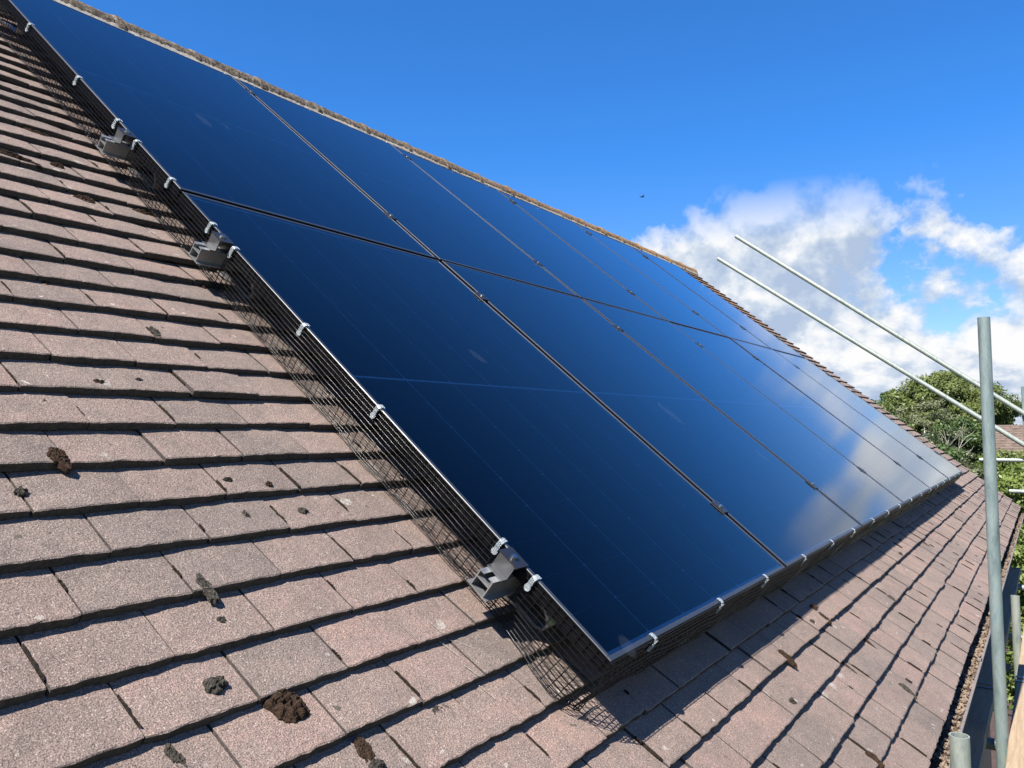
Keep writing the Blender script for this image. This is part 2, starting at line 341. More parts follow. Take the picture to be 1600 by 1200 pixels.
# ------------------------------------------------------------------ mesh helpers
class MB:
    def __init__(s): s.v = []; s.f = []
    def add(s, vs_, fs):
        o = len(s.v); s.v.extend(vs_); s.f.extend([tuple(i + o for i in f) for f in fs]); return s
    def box(s, x0, x1, y0, y1, z0, z1):
        return s.add([(x0, y0, z0), (x1, y0, z0), (x1, y1, z0), (x0, y1, z0), (x0, y0, z1), (x1, y0, z1), (x1, y1, z1), (x0, y1, z1)],
                     [(0, 3, 2, 1), (4, 5, 6, 7), (0, 1, 5, 4), (1, 2, 6, 5), (2, 3, 7, 6), (3, 0, 4, 7)])
    def sweep(s, path, prof, closed=True, caps=True):
        """path: list of (origin, xaxis, yaxis); prof: 2-D points"""
        n = len(prof); vs_ = []; fs = []
        for o, xa, ya in path:
            for a, b in prof: vs_.append(tuple(o[i] + xa[i] * a + ya[i] * b for i in range(3)))
        for k in range(len(path) - 1):
            for i in range(n if closed else n - 1):
                j = (i + 1) % n
                fs.append((k * n + i, k * n + j, (k + 1) * n + j, (k + 1) * n + i))
        if caps and closed:
            fs.append(tuple(range(n - 1, -1, -1))); fs.append(tuple((len(path) - 1) * n + i for i in range(n)))
        return s.add(vs_, fs)
    def tube(s, a, b, r, r2=None, n=16, inner=None, seg=1, wob=0.0):
        a = Vector(a); b = Vector(b); d = (b - a).normalized()
        x = d.orthogonal().normalized(); y = d.cross(x); r2 = r if r2 is None else r2
        ring = lambda c, rr: [tuple(c + (x * math.cos(2 * math.pi * i / n) + y * math.sin(2 * math.pi * i / n)) * rr) for i in range(n)]
        vs_ = []; fs = []
        for k in range(seg + 1):
            f = k / seg; c = a.lerp(b, f) + (x * random.uniform(-wob, wob) + y * random.uniform(-wob, wob) if 0 < k < seg else Vector())
            vs_ += ring(c, r + (r2 - r) * f)
        for k in range(seg):
            for i in range(n):
                j = (i + 1) % n; fs.append((k * n + i, k * n + j, (k + 1) * n + j, (k + 1) * n + i))
        L = len(vs_)
        if inner:
            vs_ += ring(a, inner) + ring(b, inner)
            for i in range(n):
                j = (i + 1) % n
                fs.append((L + j, L + i, L + n + i, L + n + j)); fs.append((i, L + i, L + j, j)); fs.append((seg * n + i, seg * n + j, L + n + j, L + n + i))
        else:
            fs.append(tuple(range(n - 1, -1, -1))); fs.append(tuple(seg * n + i for i in range(n)))
        return s.add(vs_, fs)
    def mesh(s, name, mat, smooth=False):
        me = bpy.data.meshes.new(name); me.from_pydata(s.v, [], s.f); me.materials.append(mat)
        if smooth: me.shade_smooth() if hasattr(me, 'shade_smooth') else me.polygons.foreach_set('use_smooth', [True] * len(me.polygons))
        me.update(); return me

WM = {}            # world matrix of each object (nothing is evaluated while the script runs)
I4 = Matrix.Identity(4)
def put(name, data, parent=None, mat4=None):
    o = bpy.data.objects.new(name, data); COL.objects.link(o)
    mw = mat4 if mat4 is not None else I4
    if parent is not None:
        o.parent = parent; o.matrix_parent_inverse = WM[parent].inverted()
    o.matrix_basis = mw; WM[o] = mw.copy(); return o
def obj(name, mb, mat, parent=None, mat4=None, smooth=False):
    return put(name, mb.mesh(name, mat, smooth), parent, mat4)
def empty(name, loc):
    return put(name, None, None, Matrix.Translation(Vector(loc)))
def tag(o, label, cat=None, group=None, kind=None):
    o['label'] = label
    if cat: o['category'] = cat
    if group: o['group'] = group
    if kind: o['kind'] = kind
    return o
def smooth_auto(me, ang=40):
    me.polygons.foreach_set('use_smooth', [True] * len(me.polygons))
    try: me.set_sharp_from_angle(angle=R_(ang))
    except Exception: pass

# ------------------------------------------------------------------ ground
g = MB(); g.add([(-900, -900, 0), (1500, -900, 0), (1500, 900, 0), (-900, 900, 0)], [(0, 1, 2, 3)])
o = obj('ground', g, M_grass); tag(o, 'green lawn and gardens far below the roof', kind='structure')
g = MB(); g.box(-6, 60, -1.6, 6.0, -0.1, 0.03)
o = obj('patio', g, M_patio); tag(o, 'brown paving at the foot of the house wall', kind='structure')

# ------------------------------------------------------------------ the house
U0, U1 = -3.65, 8.95
GAUGE, TW, TTH = 0.1015, 0.1668, 0.0168
VE = -0.585; WT = -0.124              # tail of the first course, level of the tile tails
VR, WR = 4.17, -0.192                 # axis of the ridge tiles
house = empty('house', (2.6, 3.0, 0)); tag(house, 'house with brown plain tiled roof carrying the solar panels', 'house')
ridge_w = P(0, VR, WR)
g = MB()
dk = -0.175
a0, a1 = P(U0, VE + 0.02, dk), P(U1 - 0.02, VE + 0.02, dk); b0, b1 = P(U0, VR + 0.03, dk), P(U1 - 0.02, VR + 0.03, dk)
yr = b0.y; far = lambda p: Vector((p.x, 2 * yr - p.y, p.z))
g.add([tuple(x) for x in (a0, a1, b1, b0, far(a0), far(a1))], [(0, 1, 2, 3), (3, 2, 5, 4)])
g.add([tuple(x) for x in (a0 - Vector((0, 0, .03)), a1 - Vector((0, 0, .03)), b1 - Vector((0, 0, .03)), b0 - Vector((0, 0, .03)), far(a0) - Vector((0, 0, .03)), far(a1) - Vector((0, 0, .03)))], [(3, 2, 1, 0), (4, 5, 2, 3)])
roof = obj('roof', g, M_deck, house)
tag(roof, 'pitched roof of weathered brown concrete tiles')

def make_tile(k, nx=12):
    r = random.Random(100 + k); g = MB(); hw = (TW - 0.0032) / 2
    ys = [0.0, 0.0025, 0.03, 0.10, 0.262]
    c1 = r.uniform(0.0006, 0.0022); tl = r.uniform(-0.0022, 0.0022); seed = r.uniform(0, 99)
    vs_ = []
    for iy, y in enumerate(ys):
        for ix in range(nx + 1):
            x = -hw + 2 * hw * ix / nx; s = x / hw
            z = -c1 * s * s + tl * s * 0.5 - (0.0016 if iy == 0 else 0) + 0.0006 * mnoise.noise((x * 30, y * 20, seed))
            yy = y + (0.0016 * mnoise.noise((x * 40, 3.1, seed)) + 0.0012 * mnoise.noise((x * 130, 7.7, seed)) + r.uniform(-0.0009, 0.0009) if iy < 2 else 0)
            if abs(s) > 0.99 and iy < 2: yy += 0.0012
            vs_.append((x + (0.0008 * mnoise.noise((y * 60, 1.0, seed)) if abs(s) > 0.99 else 0), yy, z))
    n = nx + 1; fs = []
    for iy in range(len(ys) - 1):
        for ix in range(nx): a = iy * n + ix; fs.append((a, a + 1, a + n + 1, a + n))
    L = len(vs_)
    for ix in range(n):
        x, y, z = vs_[ix]; vs_.append((x, y + 0.001 + 0.001 * r.random(), -TTH - c1 * (x / hw) ** 2 + tl * x / hw * 0.5))
    for ix in range(nx): fs.append((L + ix, L + ix + 1, ix + 1, ix))
    for side, e in ((0, 0), (nx, 1)):
        idx = [iy * n + side for iy in range(len(ys))]
        L2 = len(vs_); x, y, z = vs_[idx[-1]]; vs_.append((x, y, z - TTH)); low0 = L + side
        poly = idx + [L2, low0]
        fs.append(tuple(poly if e == 1 else poly[::-1]))
    g.v = vs_; g.f = fs; return g
M_edge_shade = simple('tile_edge_shade', (0.060, 0.050, 0.046), 0.95, var=0.35, scale=120, spec=0.15, bumpd=0.002, bscale=300)  # shade painted into the colour of tile tails and sides, deepening the course bands
NV = 24
tile_mbs = [make_tile(k) for k in range(NV)]
tile_tints = [random.Random(500 + k).betavariate(2.2, 2.2) for k in range(NV)]
# a few markedly pinker or greyer ones
tile_tints[3] = 0.9
def add_tint(me, vals):
    at = me.attributes.new('tint', 'FLOAT', 'FACE'); at.data.foreach_set('value', vals)
tile_meshes = []
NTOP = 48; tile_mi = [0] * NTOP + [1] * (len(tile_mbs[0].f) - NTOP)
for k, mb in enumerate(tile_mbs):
    me = mb.mesh('tile', M_tile); me.materials.append(M_edge_shade); me.polygons.foreach_set('material_index', tile_mi); add_tint(me, [tile_tints[k]] * len(me.polygons)); tile_meshes.append(me)

TILT = math.atan(TTH / GAUGE)
tiles = []
RowsN = int((VR - 0.05 - VE) / GAUGE) + 1
def sag(u, v):   # the old roof is not quite flat
    return 0.0045 * mnoise.noise((u * 0.55, v * 0.8, 2.0)) + 0.003 * mnoise.noise((u * 2.1, v * 1.7, 5.0))
PITW = TW
for j in range(RowsN):
    v0 = VE + j * GAUGE
    shift = (0.5 if j % 2 else 0.0) * PITW
    drift = random.uniform(-0.008, 0.008)
    nc = int((U1 - U0) / PITW)
    for i in range(nc + 1):
        u = U1 - PITW * 0.5 - i * PITW - shift + (drift if i else 0)
        half = False
        if shift and i == 0:
            pass
        if u - PITW / 2 < U0: continue
        tiles.append((u, v0, i, j))
    if shift:      # tile and a half at the verge
        tiles.append((U1 - PITW * 0.25, v0, -1, j))
def tile_matrix(u, v0, j):
    r = random
    lift = r.uniform(-0.0012, 0.0012) + (r.uniform(0.002, 0.005) if r.random() < 0.05 else 0)
    dv = 0.0028 * mnoise.noise((u * 0.9, j * 0.37, 1.0)) + r.gauss(0, 0.0016)
    M = Matrix.Translation((u + r.gauss(0, 0.0007), v0 + dv, WT + sag(u, v0) + lift))
    M = M @ Matrix.Rotation(r.gauss(0, 0.006), 4, 'Z') @ Matrix.Rotation(-TILT + r.gauss(0, 0.006), 4, 'X') @ Matrix.Rotation(r.gauss(0, 0.005), 4, 'Y')
    return M
AU, AV = 6.924, 3.4705        # size of the array
def screen(pw):
    q = CAMINV @ pw
    if q.z > -0.05: return None
    return (800 + FPX * q.x / -q.z, 600 - FPX * q.y / -q.z, -q.z)
CAMINV = (T @ m).inverted()
TM = []
for (u, v0, i, j) in tiles:
    k = random.randrange(NV)
    M = tile_matrix(u, v0, j)
    if i == -1: M = M @ Matrix.Diagonal((0.5, 1, 1, 1))
    score = 0
    s = screen(P(u, v0 + 0.05, WT))
    if s and -60 < s[0] < 1660 and -60 < s[1] < 1260:
        hid = (0.10 < u < AU + 0.9 and -0.02 < v0 + 0.05 < AV + 0.2)
        if hid and u < 0.2: hid = False
        if not hid:
            # area on screen of the exposed face
            c = [screen(P(u + a * TW / 2, v0 + bb, WT)) for a, bb in ((-1, 0), (1, 0), (1, .1), (-1, .1))]
            ar = abs(sum(c[q][0] * c[(q + 1) % 4][1] - c[(q + 1) % 4][0] * c[q][1] for q in range(4))) / 2
            score = ar
    TM.append([score, k, M, u, v0])
order = sorted(range(len(TM)), key=lambda q: -TM[q][0])
single = set(order[:300])
for q in single:
    sc, k, M, u, v0 = TM[q]
    put('tile', tile_meshes[k], roof, T @ M)
big = MB(); tv = []; tmi = []
vsl, fsl = [], []
for q in range(len(TM)):
    if q in single: continue
    sc, k, M, u, v0 = TM[q]
    A = np.array(T @ M); mb = tile_mbs[k]
    V = np.array(mb.v) @ A[:3, :3].T + A[:3, 3]
    o0 = len(vsl); vsl.extend(map(tuple, V.tolist())); fsl.extend([tuple(x + o0 for x in f) for f in mb.f]); tv.extend([tile_tints[k]] * len(mb.f)); tmi.extend(tile_mi)
big.v = vsl; big.f = fsl
me = big.mesh('tile_field', M_tile); me.materials.append(M_edge_shade); me.polygons.foreach_set('material_index', tmi); add_tint(me, tv)
tf = put('tile_field', me, roof); tf['kind'] = 'stuff'
# rear slope, out of sight: plain courses
g = MB()
for j in range(RowsN):
    v0 = VE + j * GAUGE
    c = [P(U0, v0, WT), P(U1, v0, WT), P(U1, v0 + GAUGE, WT - TTH), P(U0, v0 + GAUGE, WT - TTH)]
    lo = [P(U0, v0, WT - TTH), P(U1, v0, WT - TTH)]
    c = [far(x) for x in c]; lo = [far(x) for x in lo]
    g.add([tuple(x) for x in c + lo], [(3, 2, 1, 0), (0, 1, 5, 4)])
me = g.mesh('rear_slope', M_tile); add_tint(me, [0.5] * len(me.polygons)); put('rear_slope', me, roof)

# ridge tiles, each a half-round encrusted with lichen
RL = 0.45; RRAD = 0.100
nr = int((U1 + 0.03 - U0) / RL)
for i in range(nr + 1):
    u1 = U1 + 0.035 - i * RL; u0 = u1 - RL + 0.006
    if u1 < U0: break
    g = MB(); NA, NL = 22, 40; seed = random.uniform(0, 50)
    tilt = random.uniform(-0.004, 0.004); lift0 = random.uniform(-0.003, 0.003)
    vs_ = []
    for a in range(NL + 1):
        f = a / NL; u = u0 + (u1 - u0) * f
        for b_ in range(NA + 1):
            th = math.pi * (0.5 + 0.62 * (b_ / NA * 2 - 1) * 1.0)
            n1 = 0.003 * mnoise.noise((u * 22, th * 4, seed)) + 0.0040 * mnoise.noise((u * 75, th * 14, seed)) + 0.003 * mnoise.noise((u * 150, th * 30, seed))
            rr = RRAD + n1 + lift0 + tilt * (f - .5) * 2 + (0.007 if f > 0.90 else 0) - (0.004 if f < 0.03 else 0)
            c = P(u, VR, WR)
            vs_.append((u, c.y + rr * math.cos(th), c.z + rr * math.sin(th)))
    n = NA + 1; fs = []
    for a in range(NL):
        for b_ in range(NA): q = a * n + b_; fs.append((q, q + 1, q + n + 1, q + n))
    fs.append(tuple(range(n))); fs.append(tuple(NL * n + q for q in range(n - 1, -1, -1)))
    g.v = vs_; g.f = fs
    obj('ridge_tile', g, M_ridge, roof)
# mortar bed along the ridge tiles
g = MB(); vs_ = []; nseg = 620
for a in range(nseg + 1):
    u = U0 + (U1 - U0) * a / nseg
    e = 0.008 * mnoise.noise((u * 9, 0, 0)) + 0.007 * mnoise.noise((u * 31, 0, 4))
    for dv, dw in ((-0.118 + e * .6, -0.012), (-0.115 + e * .6, 0.004 + e * .4), (-0.108, 0.008 + e * .4), (-0.07, 0.02)):
        vs_.append(tuple(P(u, VR + dv + 0.022, WT - 0.006 + dw)))
for a in range(nseg):
    for b_ in range(3): q = a * 4 + b_; g.f.append((q, q + 4, q + 5, q + 1))
g.v = vs_
obj('mortar_bed', g, M_mortar, roof)

# moss cushions and dirt in the joints -------------------------------------------------
def tail_w(v):       # height of the tile surface at v
    ph = ((v - VE) / GAUGE) % 1.0
    return WT - TTH * ph
def unproj(px, py, w):
    d = Vector((RC[0][0] * (px - 800) / FPX + RC[1][0] * (py - 600) / FPX + RC[2][0],
                RC[0][1] * (px - 800) / FPX + RC[1][1] * (py - 600) / FPX + RC[2][1],
                RC[0][2] * (px - 800) / FPX + RC[1][2] * (py - 600) / FPX + RC[2][2]))
    s = (w - CAMP.z) / d.z; return CAMP.x + s * d.x, CAMP.y + s * d.y
def moss(px, py, ru, rv, h, mat, ang=0.0):
    u, v = unproj(px, py, WT - 0.004); w = tail_w(v) + sag(u, v)
    h *= 0.62 if h < 0.015 else 0.8; ru *= 0.88; rv *= 0.88
    g = MB(); NR, NA = 13, 40; seed = random.uniform(0, 99); vs_ = []
    vs_.append((0, 0, h))
    for a in range(1, NR + 1):
        f = a / NR
        for b_ in range(NA):
            th = 2 * math.pi * b_ / NA
            edge = 1 + 0.40 * mnoise.noise((math.cos(th) * 1.3, math.sin(th) * 1.3, seed)) + 0.22 * mnoise.noise((math.cos(th) * 4, math.sin(th) * 4, seed))
            x, y = ru * f * edge * math.cos(th), rv * f * edge * math.sin(th)
            z = h * math.sqrt(max(0, 1 - f ** 2.6)) * (0.85 + 0.55 * mnoise.noise((x * 130, y * 130, seed))) + 0.0030 * mnoise.noise((x * 330, y * 330, seed)) + 0.0016 * mnoise.noise((x * 800, y * 800, seed)) - (0.006 if a == NR else 0)
            vs_.append((x, y, z))
    fs = [(0, 1 + b_, 1 + (b_ + 1) % NA) for b_ in range(NA)]
    for a in range(NR - 1):
        for b_ in range(NA):
            c = (b_ + 1) % NA; fs.append((1 + a * NA + b_, 1 + (a + 1) * NA + b_, 1 + (a + 1) * NA + c, 1 + a * NA + c))
    g.v = vs_; g.f = fs
    obj('moss_clump', g, mat, roof, T @ Matrix.Translation((u, v, w)) @ Matrix.Rotation(ang, 4, 'Z'))
for a in ((450, 1100, .031, .036, .024, M_moss, .4), (337, 1070, .020, .017, .016, M_moss2, .2), (323, 918, .013, .030, .0022, M_moss2, .05),
          (93, 717, .017, .032, .010, M_moss, .1), (474, 796, .013, .011, .010, M_moss2, 0), (420, 757, .008, .009, .007, M_moss, 0),
          (358, 747, .011, .007, .006, M_moss2, 0), (155, 597, .012, .008, .007, M_moss, 0), (218, 593, .010, .006, .006, M_moss2, 0),
          (243, 520, .013, .026, .004, M_moss2, 0), (135, 308, .032, .026, .009, M_moss, .1), (230, 332, .050, .022, .010, M_moss, -.1),
          (57, 203, .040, .024, .010, M_moss, -.2), (20, 245, .075, .020, .010, M_moss, -.3), (90, 258, .022, .018, .010, M_moss, 0),
          (75, 435, .010, .012, .006, M_moss, 0), (320, 442, .008, .014, .005, M_moss, 0), (386, 801, .006, .014, .006, M_moss2, 0),
          (575, 1170, .015, .030, .006, M_moss, -.1), (590, 1196, .015, .012, .010, M_moss2, 0), (282, 1185, .010, .032, .0022, M_moss2, .1),
          (1232, 1030, .013, .034, .008, M_moss, 0), (1273, 948, .018, .014, .016, M_moss, 0), (1290, 967, .012, .030, .007, M_moss, 0),
          (1270, 971, .011, .010, .010, M_moss2, 0), (1238, 1096, .012, .010, .012, M_moss2, 0), (1368, 1187, .012, .032, .008, M_moss, 0),
          (1420, 1080, .009, .030, .009, M_moss2, 0), (1363, 1003, .006, .05, .004, M_moss, 0), (1335, 1045, .005, .045, .004, M_moss2, 0),
          (1407, 866, .012, .012, .010, M_moss, 0), (1450, 850, .010, .035, .003, M_moss, 0), (1393, 934, .012, .02, .008, M_moss2, 0),
          (160, 215, .012, .02, .006, M_moss, 0), (690, 1108, .016, .014, .002, M_moss2, .3), (72, 622, .008, .006, .004, M_moss2, 0),
          (35, 765, .012, .010, .007, M_moss2, 0), (348, 965, .008, .008, .007, M_moss2, 0)):
    moss(*a)
# dirt and moss lodged in the open joints between tiles: thin ragged strips
g = MB()
for (sc, k, M, u, v0) in TM:
    if sc < 25 or random.random() < 0.62: continue
    Lr = random.uniform(0.012, 0.075); st = random.uniform(0.0, 0.085 - min(Lr, 0.08)); hw0 = random.uniform(0.0006, 0.0022)
    n = 8; o0 = len(g.v); x = u - TW / 2
    for a in range(n + 1):
        f = a / n; v = v0 + st + Lr * f; hw = hw0 * math.sin(math.pi * min(1, max(0, f))) * random.uniform(0.5, 1.3) + 0.0003
        wv = tail_w(v) + sag(x, v); xo = x + random.gauss(0, 0.0006)
        for dx, dz in ((-hw, -0.003), (0, 0.0022 + hw * 0.5), (hw, -0.003)): g.v.append(tuple(P(xo + dx, v, wv + dz)))
    for a in range(n):
        for b_ in range(2): q = o0 + a * 3 + b_; g.f.append((q, q + 1, q + 4, q + 3))
o = obj('joint_dirt', g, M_dirt, roof); o['kind'] = 'stuff'
# chalky scratch left on two tiles beside the array
def scratch(pts, hw):
    g = MB(); n = len(pts)
    uv = [unproj(x, y, WT - 0.006) for x, y in pts]
    fine = []
    for a in range(n - 1):
        for s in range(12): f = s / 12; fine.append((uv[a][0] + (uv[a + 1][0] - uv[a][0]) * f, uv[a][1] + (uv[a + 1][1] - uv[a][1]) * f))
    fine.append(uv[-1])
    for (u, v) in fine:
        w = tail_w(v) + 0.0018 + sag(u, v); h = hw * random.uniform(0.4, 1.2)
        g.v += [tuple(P(u - h, v, w)), tuple(P(u, v, w + 0.0004)), tuple(P(u + h, v, w))]
    for a in range(len(fine) - 1):
        ph0, ph1 = [((fine[q][1] - VE) / GAUGE) % 1 for q in (a, a + 1)]
        if ph1 > ph0 + 0.3: continue
        for b_ in range(2): q = a * 3 + b_; g.f.append((q, q + 1, q + 4, q + 3))
    obj('scratch', g, M_mortar, roof)
scratch([(668, 969), (690, 996), (717, 1024)], 0.0011); scratch([(724, 1041), (748, 1063), (774, 1091)], 0.0011)
scratch([(686, 990), (720, 1000), (742, 1012)], 0.0008)

# gutter, fascia, walls ------------------------------------------------------------------
GY0, GY1, GZ = EY - 0.040, EY + 0.075, EZ - 0.040
g = MB(); rc = (GY1 - GY0) / 2; cyg = (GY0 + GY1) / 2
prof = [(rc * math.cos(math.pi + math.pi * i / 14), rc * math.sin(math.pi + math.pi * i / 14) * 0.95) for i in range(15)]
inn = [(x * 0.955, y * 0.955) for x, y in prof[::-1]]
lip = [(-rc - 0.004, 0.001), (-rc - 0.004, 0.007), (-rc + 0.004, 0.007)]
full = prof + inn[:-1] + [(-rc * 0.955, 0.0)] + lip[::-1]
path = []
for a in range(40):
    x = U0 + (U1 - 0.04 - U0) * a / 39
    dz = 0.006 * mnoise.noise((x * 0.6, 3, 1)) - 0.002 * x / 9; dy = 0.004 * mnoise.noise((x * 0.5, 8, 1))
    path.append(((x, cyg + dy, GZ + dz), (0, 1, 0), (0, 0, 1)))
g.sweep(path, full)
gut = obj('gutter', g, M_gutter, house); tag(gut, 'brown grey half round gutter choked with moss litter')
smooth_auto(gut.data, 35)
g = MB(); nx, ny = 900, 9
for a in range(nx + 1):
    x = U0 + 0.05 + (U1 - 0.1 - U0 - 0.05) * a / nx
    for b_ in range(ny + 1):
        f = b_ / ny; y = GY0 + 0.006 + (GY1 - GY0 - 0.012) * f
        z = GZ - 0.030 + 0.012 * mnoise.noise((x * 7, y * 16, 1)) + 0.010 * mnoise.noise((x * 30, y * 40, 2)) + 0.007 * mnoise.noise((x * 85, y * 90, 3))
        z += 0.012 * max(0, mnoise.noise((x * 3.1, 0, 9)))
        g.v.append((x, y, z))
for a in range(nx):
    for b_ in range(ny): q = a * (ny + 1) + b_; g.f.append((q, q + ny + 1, q + ny + 2, q + 1))
o = obj('moss_litter', g, M_debris, gut); o['kind'] = 'stuff'
g = MB()
for a in range(3600):
    x = random.uniform(0.2, 8.6) if a % 3 else random.uniform(0.5, 3.0); y = random.uniform(GY0 + 0.012, GY1 - 0.03); z = GZ - 0.022 + random.uniform(-0.004, 0.016) - 0.1 * abs(y - cyg)
    L = random.uniform(0.004, 0.014); d = Vector((random.gauss(0, 1), random.gauss(0, 1), random.gauss(0, .45))).normalized(); e = d.orthogonal().normalized() * random.uniform(.002, .006)
    c = Vector((x, y, z)); up = d.cross(e).normalized() * 0.002
    g.add([tuple(c - d * L), tuple(c + e + up), tuple(c + d * L), tuple(c - e + up)], [(0, 1, 2, 3)])
o = obj('leaf_litter', g, M_litter, gut); o['kind'] = 'stuff'
for x in (0.45, 1.42, 2.35, 3.4, 4.6, 5.8, 7.0, 8.2):
    g = MB(); pr = [(rc * 1.05 * math.cos(math.pi + math.pi * i / 12), rc * 1.05 * math.sin(math.pi + math.pi * i / 12)) for i in range(13)]
    pr = [(-rc * 1.05, 0.012), ] + pr; ins = [(a * 0.95, b) for a, b in pr[::-1]]
    g.sweep([((x + d, cyg, GZ), (0, 1, 0), (0, 0, 1)) for d in (-0.012, 0.012)], pr + ins)
    g.box(x - .012, x + .012, GY0 - 0.006, GY0 + 0.012, GZ + 0.006, GZ + 0.012)
    obj('gutter_bracket', g, M_gutter, gut)
fy = GY1 + 0.012
g = MB(); g.box(U0, U1 - 0.08, fy, fy + 0.02, EZ - 0.21, EZ + 0.01); obj('fascia', g, M_fascia, house)
g = MB(); g.box(U0, U1 - 0.08, fy + 0.02, fy + 0.30, EZ - 0.205, EZ - 0.195); obj('soffit', g, M_fascia, house)
wy = fy + 0.28; wyb = 2 * yr - wy
g = MB(); g.box(U0 + 0.05, U1 - 0.12, wy, wyb, 0, EZ - 0.20)
zt = b0.z - 0.08; sl = math.tan(PITCH)
g.add([(U1 - 0.13, wy, EZ - 0.2), (U1 - 0.13, wyb, EZ - 0.2), (U1 - 0.13, yr, EZ - 0.2 + (yr - wy) * sl), (U1 - 0.33, wy, EZ - 0.2), (U1 - 0.33, wyb, EZ - 0.2), (U1 - 0.33, yr, EZ - 0.2 + (yr - wy) * sl)],
      [(0, 1, 2), (5, 4, 3), (0, 2, 5, 3), (2, 1, 4, 5)])
obj('wall', g, M_brick, house)
g = MB()   # undercloak strip and mortar along the verge
vs_ = []
g.sweep([(tuple(P(U1 - 0.012, v, WT - 0.032 + sag(U1, v))), tuple((P(1, 0, 0) - P(0, 0, 0))), tuple(P(0, 0, 1) - P(0, 0, 0))) for v in np.linspace(VE + 0.01, VR - 0.02, 60)],
        [(-0.03, -0.012), (0.004, -0.012), (0.004, 0.010), (-0.03, 0.010)])
obj('verge_mortar', g, M_mortar, house)

# ------------------------------------------------------------------ solar panels
PW, PH, GAP, RGAP, FH, RIM = 1.134, 1.7285, 0.020, 0.0135, 0.032, 0.0105
def panel_parts():
    parts = {}
    g = MB()
    for (x0, x1, y0, y1) in ((0, PW, 0, RIM), (0, PW, PH - RIM, PH), (0, RIM, RIM, PH - RIM), (PW - RIM, PW, RIM, PH - RIM)):
        c_ = 0.0009
        g.add([(x0, y0, -0.0022), (x1, y0, -0.0022), (x1, y1, -0.0022), (x0, y1, -0.0022), (x0, y0, -c_), (x1, y0, -c_), (x1, y1, -c_), (x0, y1, -c_),
               (x0 + c_, y0 + c_, 0), (x1 - c_, y0 + c_, 0), (x1 - c_, y1 - c_, 0), (x0 + c_, y1 - c_, 0)],
              [(0, 3, 2, 1), (8, 9, 10, 11), (0, 1, 5, 4), (1, 2, 6, 5), (2, 3, 7, 6), (3, 0, 4, 7), (4, 5, 9, 8), (5, 6, 10, 9), (6, 7, 11, 10), (7, 4, 8, 11)])
    t_ = 0.002       # outer walls and foot flange of the extrusion
    for (x0, x1, y0, y1) in ((0, PW, 0, t_), (0, PW, PH - t_, PH), (0, t_, t_, PH - t_), (PW - t_, PW, t_, PH - t_)):
        g.box(x0, x1, y0, y1, -FH, -0.0022)
    for (x0, x1, y0, y1) in ((t_, PW - t_, t_, 0.028), (t_, PW - t_, PH - 0.028, PH - t_), (t_, 0.028, 0.028, PH - 0.028), (PW - 0.028, PW - t_, 0.028, PH - 0.028)):
        g.box(x0, x1, y0, y1, -FH, -FH + 0.002)
    parts['frame'] = g.mesh('frame', M_frame); parts['frame'].materials.append(M_rim); parts['frame'].polygons.foreach_set('material_index', [1] * 40 + [0] * (len(g.f) - 40))
    g = MB(); e = RIM - 0.001; g.add([(e, e, -0.0011), (PW - e, e, -0.0011), (PW - e, PH - e, -0.0011), (e, PH - e, -0.0011)], [(0, 1, 2, 3)])
    parts['glass'] = g.mesh('glass', M_glass)
    g = MB(); g.box(0.002, PW - 0.002, 0.002, PH - 0.002, -0.0080, -0.0058); parts['backsheet'] = g.mesh('backsheet', M_back)
    mx_, my_ = 0.016, 0.019; cw = (PW - 2 * mx_) / 6; midg = 0.007; ch = (PH - 2 * my_ - midg) / 2
    g = MB(); n = 9; gp = 0.0005
    for r in range(n):
        y0 = r * ch / n + gp / 2; y1 = (r + 1) * ch / n - gp / 2; x0, x1 = 0.0016, cw - 0.0016; c = 0.004
        z0, z1 = -0.0056, -0.0052
        g.add([(x0 + c, y0, z1), (x1 - c, y0, z1), (x1, y0 + c, z1), (x1, y1, z1), (x0, y1, z1), (x0, y0 + c, z1)], [(0, 1, 2, 3, 4, 5)])
    parts['cell_strip'] = g.mesh('cell_strip', M_cell)
    parts['strip_at'] = [(mx_ + i * cw, my_ + h * (ch + midg)) for i in range(6) for h in range(2)]
    return parts
pp = panel_parts()
ordn = ['first', 'second', 'third', 'fourth', 'fifth', 'sixth']
panel_M = {}
for row in range(2):
    for colm in range(6):
        pos = Matrix.Translation((colm * (PW + GAP), row * (PH + RGAP), 0))
        pos = pos @ Matrix.Rotation(random.gauss(0, 0.0011), 4, 'X') @ Matrix.Rotation(random.gauss(0, 0.0011), 4, 'Y')
        M = T @ pos
        e = put('solar_panel', None, None, M)
        nm = ordn[colm] if colm < 5 else 'last'
        extra = {(0, 0): 'with the free lower corner nearest the viewer', (1, 0): 'next to the netted side edge', (0, 5): 'at the far lower corner', (1, 5): 'at the far upper corner'}.get((row, colm), 'counted from the near netted side')
        tag(e, f'{nm} black solar panel of the {"lower" if row == 0 else "upper"} row, {extra}', 'solar panel', 'black solar panels on the roof')
        panel_M[(row, colm)] = (e, M)
        put('frame', pp['frame'], e, M); put('glass', pp['glass'], e, M); put('backsheet', pp['backsheet'], e, M)
        for (x, y) in pp['strip_at']: put('cell_strip', pp['cell_strip'], e, M @ Matrix.Translation((x, y, 0)))
